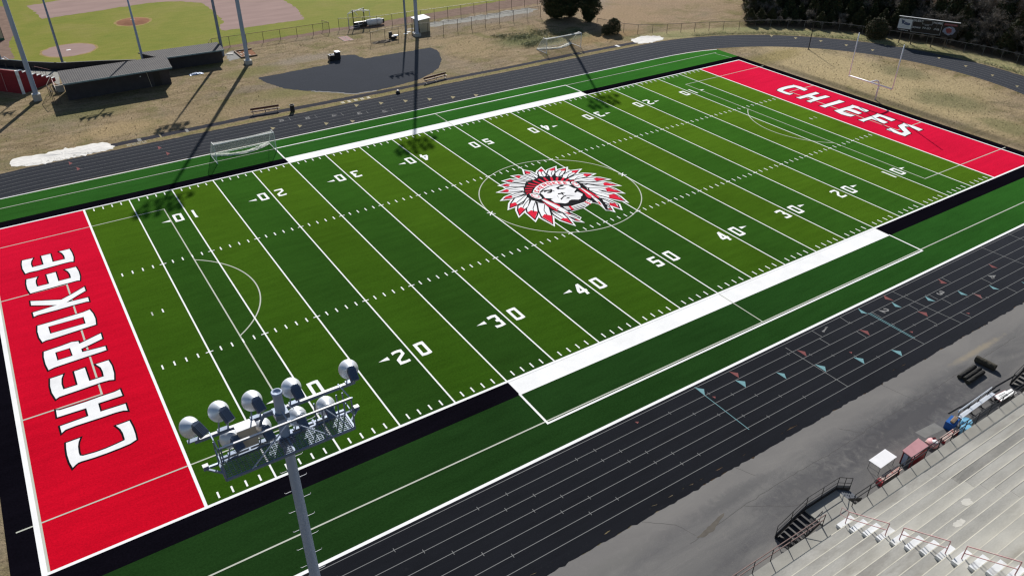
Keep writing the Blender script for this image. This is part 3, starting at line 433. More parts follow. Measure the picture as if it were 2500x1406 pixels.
D = {"cherokee":[[[[-3.421,11.146],[-2.515,11.168],[-2.444,10.349],[-2.439,9.529],[-2.487,8.868],[-2.949,8.678],[-3.641,8.615],[-4.514,8.586],[-5.289,8.605],[-6.044,8.685],[-6.276,8.666],[-6.452,8.545],[-6.639,8.366],[-6.741,9.001],[-6.78,9.844],[-6.747,10.588],[-6.68,11.182],[-5.778,11.19],[-5.943,10.778],[-6.037,10.34],[-6.084,9.74],[-6.071,9.35],[-5.892,9.201],[-5.134,9.091],[-4.429,9.089],[-3.822,9.157],[-3.202,9.258],[-3.16,9.375],[-3.154,10.065],[-3.222,10.59]]],[[[-6.809,15.287],[-6.587,15.144],[-5.73,15.107],[-4.774,15.095],[-3.836,15.145],[-2.851,15.133],[-2.604,15.184],[-2.42,15.234],[-2.402,14.385],[-4.09,14.411],[-4.108,13.346],[-2.393,13.275],[-2.407,12.405],[-2.652,12.563],[-3.205,12.645],[-4.242,12.653],[-5.056,12.68],[-5.86,12.707],[-6.526,12.65],[-6.792,12.43],[-6.805,13.257],[-4.91,13.317],[-4.911,14.323],[-6.842,14.394]]],[[[-3.442,19.498],[-2.507,19.51],[-2.405,18.626],[-2.44,17.516],[-2.578,16.693],[-2.898,16.835],[-3.472,16.885],[-4.755,16.829],[-6.009,16.796],[-6.41,16.787],[-6.644,16.634],[-6.804,17.592],[-6.815,18.535],[-6.704,19.483],[-5.792,19.52],[-5.972,19.011],[-6.063,18.302],[-6.034,17.554],[-5.03,17.547],[-5.019,19.443],[-4.244,19.502],[-4.214,17.555],[-3.167,17.553],[-3.134,18.227],[-3.182,18.858]]],[[[-6.691,23.504],[-5.453,23.592],[-4.628,23.715],[-4.129,23.54],[-4.12,23.125],[-2.388,23.716],[-2.412,22.848],[-3.374,22.513],[-4.099,22.289],[-4.092,21.786],[-2.388,21.618],[-2.399,21.022],[-2.798,20.995],[-4.149,20.941],[-5.474,20.875],[-6.255,20.839],[-6.668,20.705],[-6.771,21.644],[-6.776,22.745]],[[-5.938,22.905],[-4.839,22.909],[-4.806,21.685],[-5.926,21.672]]],[[[-6.693,27.759],[-5.621,27.773],[-4.209,27.819],[-3.131,27.854],[-2.588,27.997],[-2.441,27.166],[-2.404,26.257],[-2.5,25.293],[-3.163,25.254],[-4.568,25.165],[-5.942,25.077],[-6.342,25.113],[-6.622,25.0],[-6.766,25.83],[-6.793,26.825]],[[-5.96,27.132],[-3.207,27.094],[-3.215,25.941],[-5.941,25.944]]],[[[-6.775,32.246],[-4.465,31.024],[-3.486,31.534],[-2.402,32.212],[-2.399,31.449],[-3.16,30.987],[-4.114,30.337],[-3.997,30.288],[-2.391,30.157],[-2.419,29.405],[-2.635,29.491],[-3.539,29.51],[-4.995,29.48],[-6.196,29.519],[-6.522,29.516],[-6.793,29.404],[-6.806,30.164],[-5.954,30.225],[-4.891,30.314],[-6.798,31.476]]],[[[-3.444,36.444],[-2.512,36.416],[-2.416,35.383],[-2.441,34.372],[-2.563,33.614],[-2.773,33.72],[-3.305,33.706],[-4.474,33.683],[-5.738,33.664],[-6.362,33.655],[-6.636,33.627],[-6.775,34.606],[-6.776,35.583],[-6.68,36.445],[-5.786,36.404],[-5.996,35.791],[-6.036,35.249],[-6.012,34.56],[-5.01,34.519],[-5.026,36.396],[-4.254,36.415],[-4.252,34.528],[-3.176,34.525],[-3.152,35.266],[-3.244,35.914]]],[[[-3.438,40.439],[-2.517,40.413],[-2.426,39.468],[-2.425,38.438],[-2.557,37.62],[-2.786,37.736],[-3.302,37.76],[-4.517,37.703],[-5.712,37.648],[-6.292,37.724],[-6.652,37.631],[-6.784,38.708],[-6.769,39.68],[-6.666,40.459],[-5.734,40.405],[-5.948,39.843],[-6.036,39.21],[-6.002,38.552],[-5.018,38.556],[-5.023,40.419],[-4.227,40.416],[-4.242,38.594],[-3.149,38.558],[-3.134,39.286],[-3.235,39.939]]]],"chiefs":[[[[93.941,34.934],[94.784,35.283],[95.852,35.41],[96.873,35.394],[97.842,35.233],[98.076,35.303],[98.21,34.819],[98.357,34.005],[98.223,32.665],[97.25,32.542],[97.3,33.073],[97.344,33.664],[97.425,34.415],[96.739,34.527],[95.863,34.601],[95.125,34.537],[94.64,34.405],[94.526,33.778],[94.576,33.14],[94.84,32.594],[93.962,32.499],[93.753,33.059],[93.791,33.896],[93.822,34.485]]],[[[93.884,31.279],[94.37,31.14],[95.329,31.208],[96.866,31.26],[97.971,31.25],[98.299,31.303],[98.278,30.538],[96.466,30.488],[96.46,29.564],[98.304,29.494],[98.321,28.688],[97.877,28.75],[95.989,28.779],[94.762,28.733],[94.348,28.75],[93.901,28.593],[93.918,29.399],[95.542,29.477],[95.517,30.464],[93.87,30.487]]],[[[93.905,27.094],[94.318,26.992],[95.941,27.008],[97.925,27.057],[98.348,27.152],[98.388,26.189],[97.849,26.204],[95.659,26.221],[94.511,26.233],[93.937,26.122]]],[[[94.121,24.724],[94.55,24.638],[96.152,24.638],[97.604,24.621],[98.219,24.758],[98.324,24.053],[98.403,23.29],[98.208,21.961],[97.274,21.875],[97.355,22.471],[97.545,23.206],[97.483,23.842],[96.648,23.853],[96.751,23.164],[96.527,21.92],[95.727,21.896],[95.72,22.509],[95.765,23.248],[95.705,23.859],[94.818,23.848],[94.77,23.265],[94.769,22.504],[94.912,21.884],[94.043,21.881],[93.834,22.343],[93.675,23.198],[93.858,23.996]]],[[[93.879,20.564],[94.273,20.432],[95.564,20.424],[97.707,20.488],[98.183,20.641],[98.397,19.823],[98.443,18.82],[98.246,17.791],[97.279,17.762],[97.358,18.326],[97.56,19.083],[97.524,19.731],[96.648,19.736],[96.698,18.892],[96.497,17.78],[95.645,17.745],[95.657,18.314],[95.717,19.075],[95.706,19.742],[94.251,19.788],[93.848,19.651]]],[[[96.557,16.239],[96.906,16.301],[97.667,16.318],[98.13,16.455],[98.166,15.858],[98.321,14.977],[98.156,13.61],[97.203,13.566],[97.398,14.37],[97.536,15.193],[97.43,15.515],[96.949,15.538],[96.222,14.562],[95.593,13.661],[94.756,13.585],[94.314,13.53],[93.978,13.449],[93.886,14.205],[93.918,15.202],[94.037,16.298],[95.016,16.303],[94.781,15.548],[94.587,14.778],[94.661,14.39],[95.181,14.4],[95.792,15.251]]]],"d2":[[[-1.419,8.151],[-1.054,8.225],[-0.751,8.217],[-0.496,8.156],[-0.505,7.851],[-0.487,7.53],[-0.552,7.449],[-1.121,6.964],[-1.16,6.909],[-1.171,6.676],[-0.787,6.628],[-0.483,6.673],[-0.483,6.372],[-0.888,6.334],[-1.428,6.345],[-1.431,7.043],[-1.36,7.118],[-0.735,7.649],[-0.731,7.729],[-0.758,7.89],[-1.035,7.925],[-1.239,7.892],[-1.435,7.793]]],"d0":[[[0.546,8.157],[0.995,8.207],[1.386,8.211],[1.481,8.158],[1.492,6.461],[1.345,6.391],[0.963,6.35],[0.541,6.41]],[[0.814,7.857],[0.954,7.894],[1.216,7.861],[1.228,6.713],[1.037,6.671],[0.804,6.706]]],"arrow":[[[-2.777,7.571],[-1.883,7.839],[-1.869,7.385]]],"d3":[[[-1.44,8.168],[-0.929,8.238],[-0.525,8.152],[-0.52,7.413],[-0.592,7.343],[-0.518,7.226],[-0.513,6.441],[-0.932,6.369],[-1.45,6.387],[-1.456,6.775],[-1.132,6.68],[-0.793,6.69],[-0.788,7.076],[-0.911,7.155],[-1.005,7.156],[-0.999,7.475],[-0.81,7.507],[-0.776,7.881],[-1.04,7.887],[-1.452,7.804]]],"d4":[[[-0.926,8.213],[-0.624,8.231],[-0.605,7.165],[-0.495,7.131],[-0.531,6.831],[-0.63,6.781],[-0.651,6.366],[-0.971,6.342],[-0.91,6.79],[-1.479,6.811],[-1.47,7.176]],[[-0.92,7.603],[-0.918,7.132],[-1.18,7.103]]],"d5":[[[-1.46,8.185],[-0.52,8.174],[-0.52,7.907],[-0.713,7.883],[-1.177,7.856],[-1.178,7.476],[-0.732,7.483],[-0.516,7.402],[-0.545,6.402],[-1.026,6.338],[-1.465,6.391],[-1.432,6.799],[-1.159,6.71],[-0.798,6.68],[-0.799,7.145],[-1.13,7.154],[-1.449,7.098]]],"d1":[[[-0.515,6.331],[-0.764,6.382],[-0.748,7.842],[-0.826,8.281],[-0.51,8.24]]],"feathers":[[[[42.196,23.882],[42.789,23.189],[42.637,22.147],[41.832,20.546],[40.738,18.822],[40.578,20.66],[41.192,22.155],[41.929,23.426]],[[40.686,20.747],[41.257,21.112],[41.735,20.41],[40.805,18.969]]],[[[41.971,24.766],[42.296,24.24],[41.664,22.975],[41.046,21.946],[40.469,21.32],[39.71,20.631],[39.924,22.464],[40.302,23.191],[41.652,24.441]],[[39.957,22.443],[40.575,22.651],[40.98,21.989],[39.783,20.778]]],[[[42.053,25.462],[42.092,25.115],[41.652,24.441],[40.826,23.511],[40.139,23.133],[38.865,22.346],[39.345,23.438],[39.997,24.351],[40.678,24.435],[41.814,25.4]],[[39.52,23.631],[40.073,23.89],[40.167,23.217],[38.946,22.453]]],[[[42.394,26.111],[42.018,25.484],[41.158,24.862],[40.012,24.445],[38.927,24.316],[39.544,25.16],[40.718,26.101],[42.273,26.079]],[[39.564,25.147],[40.197,25.161],[40.06,24.518],[39.027,24.395]]],[[[42.323,26.594],[42.407,26.278],[41.211,26.108],[40.38,26.103],[39.478,26.424],[39.995,26.778],[41.27,26.939],[42.51,26.872]],[[39.584,26.484],[40.087,26.891],[40.763,26.719],[40.492,26.245]]],[[[42.88,27.347],[42.6,26.858],[40.918,27.602],[40.19,28.222],[41.115,28.363],[42.284,28.177],[43.162,27.842]],[[40.266,28.218],[41.084,28.316],[41.313,28.059],[40.919,27.756]]],[[[43.552,28.046],[43.286,27.876],[42.578,28.169],[41.576,28.923],[41.188,29.557],[41.911,29.597],[42.797,29.261],[43.675,28.379]],[[41.258,29.512],[41.88,29.549],[42.118,29.145],[41.733,28.936]]],[[[44.201,28.781],[43.732,28.388],[43.025,29.3],[42.488,29.713],[42.177,30.352],[42.916,30.371],[43.617,29.736],[44.185,28.907]],[[42.241,30.311],[42.884,30.321],[43.101,29.832],[42.662,29.671]]],[[[44.971,28.708],[44.487,28.901],[44.019,29.879],[43.782,30.883],[44.29,30.75],[44.762,30.067],[45.053,29.053]],[[43.814,30.838],[44.365,30.63],[44.345,30.214],[43.906,30.139]]],[[[46.111,29.205],[45.648,28.791],[45.349,30.17],[45.229,30.606],[45.672,31.466],[46.106,30.822],[46.189,29.346]],[[45.654,31.33],[46.011,30.713],[45.676,30.345],[45.308,30.677]]],[[[46.227,29.251],[46.602,30.092],[47.027,30.552],[47.69,30.894],[47.541,30.151],[47.16,29.013],[46.559,28.682],[46.422,29.007]],[[47.042,30.543],[47.654,30.842],[47.538,30.177],[47.071,30.085]]],[[[47.23,28.372],[47.395,29.344],[48.137,30.09],[49.238,30.279],[48.366,28.967],[47.482,28.283]],[[48.392,30.223],[49.174,30.22],[48.734,29.61],[48.273,29.757]]],[[[47.876,28.317],[48.315,28.999],[49.3,29.471],[50.23,29.397],[49.617,28.655],[48.756,27.995],[48.001,27.833]],[[49.398,29.384],[50.163,29.365],[49.75,28.864],[49.336,29.079]]],[[[48.172,27.416],[48.876,28.158],[50.082,28.481],[51.276,28.161],[50.234,27.533],[48.58,27.037]],[[50.353,28.381],[51.221,28.147],[50.455,27.682],[50.142,28.027]]],[[[48.521,26.957],[49.916,27.254],[51.146,27.023],[51.91,26.366],[50.878,26.115],[49.168,26.262],[48.559,26.58]],[[50.765,26.712],[51.181,26.928],[51.834,26.367],[50.891,26.202]]],[[[48.763,26.287],[50.08,26.197],[51.585,25.497],[52.028,25.096],[52.464,24.322],[51.159,24.547],[49.882,25.106],[48.931,25.807]],[[51.171,25.218],[51.655,25.31],[52.428,24.345],[51.16,24.616]]],[[[49.038,25.529],[50.263,24.909],[51.428,24.073],[52.16,23.374],[52.46,22.447],[51.127,23.162],[50.056,24.234],[49.217,25.069]],[[51.315,23.637],[51.737,23.76],[52.416,22.498],[51.175,23.222]]],[[[49.135,24.48],[49.737,24.507],[50.606,23.313],[51.308,22.592],[51.556,21.848],[51.621,20.74],[50.727,21.488],[49.731,22.746],[49.124,23.852]],[[50.79,22.585],[51.236,22.503],[51.613,20.833],[50.45,21.798]]],[[[49.182,23.657],[49.781,23.613],[50.055,22.094],[50.732,20.847],[50.792,20.026],[50.58,18.794],[49.642,20.288],[48.942,21.751],[48.903,23.164]],[[50.06,21.058],[50.72,20.833],[50.593,18.934],[49.633,20.379]]],[[[48.819,20.814],[49.083,20.368],[49.333,19.15],[49.446,18.659],[48.989,17.837],[48.659,18.831],[48.426,20.066]],[[48.883,19.458],[49.322,19.01],[49.024,17.978],[48.537,18.971]]],[[[48.274,19.367],[48.412,18.905],[47.991,17.865],[47.771,18.494]],[[47.827,18.499],[48.114,18.315],[48.008,17.936]]],[[[42.338,21.523],[42.492,20.86],[43.088,20.279],[42.937,19.287],[42.498,17.695],[42.014,19.078],[41.993,20.502]],[[42.227,19.369],[42.769,19.061],[42.504,17.805],[42.079,19.114]]],[[[43.131,19.418],[43.458,18.561],[43.551,17.766],[43.211,18.234]],[[43.436,18.595],[43.548,17.787],[43.254,18.226]]]],"head":[[42.985,27.504],[44.13,28.826],[45.176,28.857],[46.133,29.191],[46.971,28.895],[48.103,28.411],[48.652,26.991],[49.085,26.011],[49.478,25.411],[49.241,24.413],[48.891,23.283],[48.872,22.189],[48.784,21.159],[48.786,20.514],[48.078,18.872],[47.999,17.901],[47.488,18.268],[47.734,19.713],[47.548,20.25],[47.296,20.578],[45.821,20.11],[44.049,20.126],[43.845,20.115],[43.989,19.264],[44.079,18.418],[43.814,18.237],[43.382,19.494],[42.903,20.558],[42.405,21.48],[42.772,23.095],[42.311,23.977],[42.022,24.84],[42.086,25.657],[42.393,26.55]],"face":[[43.822,25.545],[44.325,25.706],[44.447,25.928],[44.999,26.178],[45.615,26.317],[46.122,26.299],[46.694,26.126],[47.411,25.669],[47.687,25.377],[47.683,24.996],[47.76,24.49],[47.959,24.287],[47.781,24.098],[47.229,23.738],[47.2,23.423],[47.322,23.493],[47.573,23.594],[47.651,23.283],[47.689,22.74],[47.377,22.425],[47.125,22.368],[47.011,22.15],[46.767,21.944],[46.453,21.893],[46.149,22.124],[45.785,22.32],[45.415,22.235],[45.072,21.956],[44.656,21.94],[44.361,22.27],[44.058,22.498],[43.802,22.698],[43.868,23.582],[44.146,23.548],[44.021,23.844],[43.531,24.194],[43.751,24.89]],"features":[[[44.44,25.895],[44.92,25.776],[45.287,25.616],[45.466,25.842],[45.402,25.393],[45.466,25.052],[45.364,25.005],[45.321,25.279],[45.001,24.976],[44.793,24.924],[44.382,25.112],[44.746,25.288],[45.132,25.303],[44.737,25.518],[44.321,25.411],[44.347,25.543]],[[45.923,25.853],[46.026,25.636],[46.957,25.958],[47.291,25.745],[47.047,25.555],[46.49,25.605],[46.365,25.457],[46.419,25.271],[47.078,25.077],[46.784,24.962],[46.503,25.005],[46.165,25.206],[46.0,25.123],[46.064,25.497]],[[45.234,24.162],[45.463,24.384],[45.734,24.285],[45.976,24.428],[46.024,24.211],[46.239,24.037],[45.894,24.035],[45.759,23.643],[45.663,23.814],[45.698,24.049],[45.433,24.108]],[[44.874,23.155],[44.787,22.851],[45.45,23.293],[45.907,23.402],[46.703,22.857],[46.33,23.278],[45.864,23.576],[45.467,23.501],[45.335,23.367]],[[45.418,22.879],[45.684,22.962],[46.035,22.883],[45.736,22.712]],[[45.043,24.064],[44.794,23.278],[45.039,23.847]]],"band":[[43.15,26.085],[43.529,26.515],[44.308,27.152],[45.229,27.487],[46.132,27.533],[46.849,27.31],[47.592,26.875],[48.237,26.307],[48.379,26.02],[48.007,25.287],[47.612,25.656],[46.91,26.181],[46.198,26.405],[45.534,26.445],[44.689,26.225],[44.043,25.886],[43.474,25.287],[43.073,25.949]],"band_out":[[43.149,26.011],[43.552,26.5],[44.314,27.11],[45.235,27.445],[46.113,27.506],[46.83,27.284],[47.572,26.849],[48.217,26.28],[48.407,25.963]],"band_in":[[43.533,25.397],[44.043,25.886],[44.689,26.225],[45.383,26.427],[45.865,26.425],[46.379,26.366],[46.902,26.171],[47.604,25.645],[47.984,25.303]],"ovals":[[[42.67,26.022],[42.985,25.968],[43.265,25.642],[43.402,25.113],[43.295,24.526],[43.131,24.269],[42.837,24.349],[42.589,24.76],[42.484,25.335],[42.565,25.795]],[[48.463,25.966],[48.719,25.999],[48.9,25.766],[48.902,25.063],[48.713,24.491],[48.474,24.224],[48.245,24.294],[48.151,24.774],[48.216,25.424],[48.344,25.808]]],"ovalc":[[[43.106,25.412],[42.984,25.674],[42.745,25.716],[42.612,25.472],[42.624,25.1],[42.791,24.811],[43.034,24.729],[43.186,24.85],[43.216,25.086]],[[48.782,25.257],[48.833,25.535],[48.68,25.711],[48.409,25.611],[48.277,25.269],[48.268,24.929],[48.419,24.755],[48.641,24.767],[48.767,24.956]]],"bars":[[[42.412,26.236],[43.022,26.157]],[[42.644,26.818],[43.306,26.512]],[[42.99,27.391],[43.692,26.897]],[[43.52,27.875],[44.202,27.164]],[[44.108,28.379],[44.673,27.368]],[[44.912,28.616],[45.191,27.547]],[[45.706,28.677],[45.812,27.571]],[[46.482,28.612],[46.295,27.544]],[[47.276,28.297],[46.822,27.396]],[[47.866,27.872],[47.256,27.119]],[[48.436,27.364],[47.719,26.823]],[[48.778,26.811],[48.144,26.504]],[[49.031,26.174],[48.463,26.159]]],"straps_red":[[[43.281,24.236],[43.433,24.138],[43.558,23.071],[43.907,22.002],[43.78,21.664],[43.539,21.444],[43.279,22.404],[43.229,23.452]],[[42.823,23.754],[42.924,22.463],[42.968,20.986],[42.773,20.988],[42.679,22.119],[42.706,22.938]],[[48.101,24.178],[48.317,24.04],[48.109,21.703],[47.817,21.417],[47.64,21.624],[47.674,22.076],[47.949,22.666]],[[48.44,24.11],[48.641,23.982],[48.806,21.258],[48.586,20.925],[48.515,21.065]]],"straps_white":[[[42.982,24.125],[43.204,24.155],[43.54,22.489],[43.787,20.914],[43.738,20.045],[43.162,20.495],[43.032,22.06],[42.939,23.043]],[[48.378,24.149],[48.517,24.061],[48.447,22.251],[48.259,20.571],[48.02,19.706],[47.46,18.343],[47.596,19.065],[47.816,20.297],[48.148,21.869]],[[43.254,21.662],[43.423,20.305],[43.708,19.247],[43.968,18.345],[43.732,18.711],[43.361,19.643],[43.132,20.492],[43.003,21.374]]],"straps_dash":[[[48.325,22.329],[48.275,21.74],[48.184,21.798],[48.241,22.192]],[[48.226,21.534],[48.215,21.116],[48.109,21.183],[48.146,21.49]],[[47.928,20.411],[48.074,20.225],[47.763,19.413],[47.714,19.718]],[[47.974,20.754],[48.15,20.548],[48.066,20.555]],[[43.195,21.521],[43.267,21.205],[43.134,21.201],[43.054,21.386]],[[43.206,20.71],[43.322,20.547],[43.22,20.524]],[[43.366,20.43],[43.569,20.212],[43.629,19.428],[43.427,19.731]]],"neck_white":[[[44.764,21.059],[46.674,21.074],[46.793,20.307],[44.549,20.251]],[[44.031,21.482],[44.571,21.181],[44.315,20.401],[43.904,20.663]],[[46.845,21.15],[47.364,21.472],[47.479,20.698],[47.026,20.434]]],"neck_red":[[[44.542,21.2],[44.809,21.12],[44.565,20.214],[44.298,20.349]],[[46.662,21.174],[46.89,21.121],[46.987,20.385],[46.8,20.23]]],"neck_black":[[[43.999,21.231],[44.826,20.792],[46.821,20.859],[46.769,20.763],[44.778,20.67],[44.014,21.104]],[[43.973,20.932],[44.702,20.511],[46.797,20.598],[46.76,20.493],[44.649,20.383],[43.949,20.841]],[[47.124,21.25],[47.407,21.21],[47.217,21.052],[47.025,21.035]],[[47.072,20.866],[47.442,20.908],[47.236,20.76],[47.045,20.744]]],"mark":{"tri":[["cyan",[[34.597,-8.381],[35.074,-8.909],[34.602,-9.471]]],["cyan",[[37.866,-9.45],[38.418,-9.986],[37.924,-10.528]]],["cyan",[[41.318,-10.534],[41.742,-11.007],[41.351,-11.548]]],["cyan",[[44.712,-11.547],[45.177,-12.164],[44.701,-12.638]]],["cyan",[[48.098,-12.637],[48.611,-13.179],[48.118,-13.664]]],["cyan",[[51.541,-13.669],[52.058,-14.252],[51.564,-14.708]]],["cyan",[[54.426,-8.406],[54.054,-9.034],[54.424,-9.424]]],["cyan",[[57.824,-9.411],[57.433,-10.048],[57.826,-10.457]]],["cyan",[[61.237,-10.457],[60.81,-11.072],[61.243,-11.51]]],["cyan",[[64.61,-11.533],[64.254,-12.131],[64.663,-12.537]]],["cyan",[[67.949,-12.626],[67.63,-13.202],[68.04,-13.592]]],["cyan",[[71.102,-13.901],[70.93,-14.477],[71.186,-14.727]]],["red",[[38.256,-8.451],[38.727,-8.97],[38.33,-9.418]]],["red",[[34.964,-9.847],[35.198,-9.998],[35.01,-10.161]]],["red",[[28.234,-8.787],[28.477,-8.945],[28.268,-9.071]]],["red",[[44.995,-9.484],[45.408,-10.016],[44.994,-10.522]]],["red",[[51.729,-10.463],[52.209,-11.023],[51.8,-11.521]]],["red",[[58.415,-11.552],[58.969,-12.1],[58.471,-12.54]]],["red",[[65.31,-12.604],[65.665,-13.14],[65.202,-13.554]]],["red",[[58.205,-8.345],[57.751,-8.823],[58.203,-9.395]]],["red",[[48.386,-12.002],[48.627,-12.124],[48.398,-12.274]]],["red",[[55.139,-12.963],[55.402,-13.133],[55.155,-13.276]]],["red",[[61.847,-14.01],[62.12,-14.185],[61.873,-14.312]]],["red",[[64.494,-9.828],[64.498,-10.088],[64.952,-10.379]]],["red",[[71.642,-10.458],[71.254,-11.061],[71.628,-11.416]]],["red",[[64.97,-9.371],[64.628,-9.975],[64.972,-10.346]]],["tan",[[24.734,61.303],[25.25,60.797],[24.674,60.193]]],["tan",[[28.086,60.204],[28.602,59.696],[27.998,59.095]]],["tan",[[31.401,59.099],[31.917,58.588],[31.287,57.99]]],["tan",[[34.756,58.029],[35.272,57.515],[34.615,56.92]]],["tan",[[37.705,63.464],[38.243,62.919],[37.533,62.257]]],["tan",[[41.078,62.458],[41.616,61.91],[40.876,61.25]]],["tan",[[44.471,61.404],[45.008,60.853],[44.239,60.196]]],["tan",[[47.79,60.2],[48.327,59.647],[47.528,58.995]]],["tan",[[51.08,59.079],[51.617,58.524],[50.789,57.875]]],["tan",[[54.398,58.007],[54.934,57.45],[54.076,56.805]]],["tan",[[116.934,56.51],[117.36,55.993],[116.225,55.469]]],["tan",[[119.539,53.143],[119.959,52.634],[118.817,52.135]]],["tan",[[121.871,49.414],[122.283,48.915],[121.139,48.444]]],["tan",[[123.525,45.224],[123.929,44.738],[122.792,44.299]]],["tan",[[129.41,41.448],[129.808,40.965],[128.635,40.549]]],["tan",[[124.864,40.804],[125.26,40.331],[124.135,39.926]]],["tan",[[130.513,31.867],[130.892,31.416],[129.765,31.073]]],["tan",[[130.027,26.813],[130.396,26.38],[129.304,26.075]]],["tan",[[129.043,21.741],[129.401,21.327],[128.348,21.059]]],["tan",[[126.988,16.694],[127.336,16.3],[126.331,16.068]]],["red",[[0.471,63.546],[0.823,62.735],[0.444,62.323]]],["red",[[1.022,61.271],[1.367,60.481],[0.991,60.086]]],["red",[[10.626,62.717],[10.948,61.874],[10.502,61.449]]],["red",[[11.091,60.254],[11.406,59.436],[10.963,59.029]]]],"line":[["cyan",[[34.641,-8.336],[34.602,-9.471]]],["cyan",[[34.602,-9.471],[34.609,-13.88]]],["w",[[44.48,-8.783],[44.618,-14.729]]],["cyan",[[54.508,-9.364],[54.523,-13.713]]],["cyan",[[54.692,-9.444],[54.672,-13.809]]],["w",[[54.523,-13.713],[54.578,-14.731]]],["w",[[59.391,-8.386],[60.025,-14.714]]],["w",[[48.213,-8.414],[48.249,-9.41]]],["w",[[47.858,-9.507],[47.897,-10.477]]],["w",[[51.937,-8.429],[51.842,-9.519]]],["w",[[51.343,-10.519],[51.321,-11.511]]],["w",[[54.949,-9.418],[54.914,-10.439]]],["w",[[58.086,-12.667],[58.1,-13.639]]],["w",[[61.758,-10.465],[61.726,-11.46]]],["w",[[62.093,-11.555],[62.082,-12.546]]],["w",[[61.465,-13.706],[61.59,-14.641]]],["w",[[68.953,-13.695],[68.94,-14.669]]],["w",[[65.353,-12.529],[65.365,-13.558]]],["w",[[58.718,-10.482],[58.686,-11.476]]],["w",[[74.131,-8.256],[74.449,-12.422]]],["w",[[79.194,-8.3],[79.239,-9.889]]],["w",[[68.48,-11.516],[68.46,-12.586]]],["w",[[65.435,-9.451],[65.408,-10.411]]],["w",[[28.04,63.51],[27.924,62.275]]],["w",[[31.334,62.321],[31.338,61.275]]],["w",[[34.76,61.253],[34.693,60.093]]],["w",[[38.053,60.041],[37.933,58.998]]],["w",[[41.411,58.997],[41.283,57.991]]]],"num":[["1",[[48.827,-8.845],[49.103,-9.165],[49.832,-8.917],[49.593,-8.673]]],["2",[[55.747,-9.643],[55.869,-10.24],[56.545,-10.157],[56.392,-9.613]]],["3",[[62.517,-10.706],[62.646,-11.241],[63.369,-11.15],[63.209,-10.633]]],["4",[[69.337,-11.737],[69.294,-12.367],[70.013,-12.216],[70.005,-11.613]]],["6",[[27.211,62.635],[26.4,62.413],[26.368,63.17],[27.157,63.32]]],["5",[[30.566,61.624],[29.717,61.368],[29.724,62.064],[30.572,62.234]]],["4",[[33.99,60.635],[33.116,60.382],[33.139,61.08],[33.979,61.169]]],["3",[[37.342,59.517],[36.485,59.291],[36.487,60.012],[37.393,60.166]]],["2",[[40.637,58.401],[39.782,58.163],[39.801,58.785],[40.654,58.981]]]]}}
# ------------------------------------------------------------------ ground and paved surfaces
CX, CY = 93.3, 24.4                     # centre of the right-hand track bend
CXL = FW and -1.86
def arc(cx, cy, r, a0, a1, n):
    return [(cx+r*math.cos(math.radians(a0+(a1-a0)*i/n)), cy+r*math.sin(math.radians(a0+(a1-a0)*i/n))) for i in range(n+1)]
def oval(r):
    """running-track oval with inside radius r"""
    return arc(CX, CY, r, -90, 90, 72)+arc(CXL, CY, r, 90, 270, 72)
def ring_mb(ra, rb, z, mb=None, seed=None, amp=0):
    mb = mb or MB(); A = oval(ra); B = oval(rb); k = len(A); r = random.Random(seed or 1)
    def dense(L, c, amp):
        out = []
        for i in range(k):
            a, b = Vector(L[i]), Vector(L[(i+1) % k]); n = 180 if (b-a).length > 20 else 2
            for j in range(n):
                p = a.lerp(b, j/n); d = (b-a).normalized(); q = Vector((d.y, -d.x))*r.gauss(0, amp) if amp else Vector((0, 0)); out.append((p.x+q.x, p.y+q.y))
        return out
    A = dense(A, 0, 0); B = dense(B, 1, amp); k = len(A)
    mb.add([(x, y, z) for x, y in A]+[(x, y, z) for x, y in B], [(i, k+i, k+(i+1) % k, (i+1) % k) for i in range(k)])
    return mb
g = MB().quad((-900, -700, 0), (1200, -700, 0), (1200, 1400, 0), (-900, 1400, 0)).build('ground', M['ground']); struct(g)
tr = ring_mb(32.4, 39.85, .010, seed=3, amp=.045)
struct_track = struct(tr.build('track_pavement', M['track']))
outer = MB().poly([rag([(-30, -15.4), (100, -15.4), (100, -15.93), (-30, -15.93)], .35, .05, True, 5)], .0145).build('edge_strip', M['track'], struct_track)
lanes = MB()
for r in (32.82, 33.88, 34.93, 35.98, 37.04, 38.10, 39.12): ring_mb(r-.022, r+.022, .0150, lanes)
lanes.build('lane_line', M['lane_paint'], struct_track)
wl = MB()
wl.quad((-12, -8.17, .0155), (95, -8.17, .0155), (95, -7.93, .0155), (-12, -7.93, .0155))
far_line = [(-30, 56.48), (89.05, 56.72), (93, 56.66), (96.5, 56.35), (99.2, 55.9), (101.9, 55.12)]
wl.strip(far_line, .17, .0156)
wl.build('white_kerb_line', M['turf_white'], struct_track)
cols = {'cyan': M['cyan_paint'], 'red': M['red_paint'], 'tan': M['tan_paint'], 'w': M['lane_paint']}
for c, p in D['mark']['tri']:
    MB().poly(p, .0165).build('exchange_mark', cols[c], struct_track)
for c in ('cyan', 'w'):
    mb = MB()
    for i, (cc, p) in enumerate(D['mark']['line']):
        if cc == c: mb.strip(p, .055, .0168+(i % 8)*.0004)
    mb.build('start_line', cols[c], struct_track)
tick = MB()
for k, r in enumerate((33.88, 34.93, 35.98, 37.04, 38.10)):        # short cross ticks on the lane lines
    for x in (5, 8.6, 14.5, 16.7, 22.4, 24, 31, 35, 44, 52, 60):
        xx = x+k*1.45; y = CY-r
        tick.quad((xx-.02, y-.16, .0172), (xx+.02, y-.16, .0172), (xx+.02, y+.16, .0172), (xx-.02, y+.16, .0172))
tick.build('hurdle_tick', M['lane_paint'], struct_track)
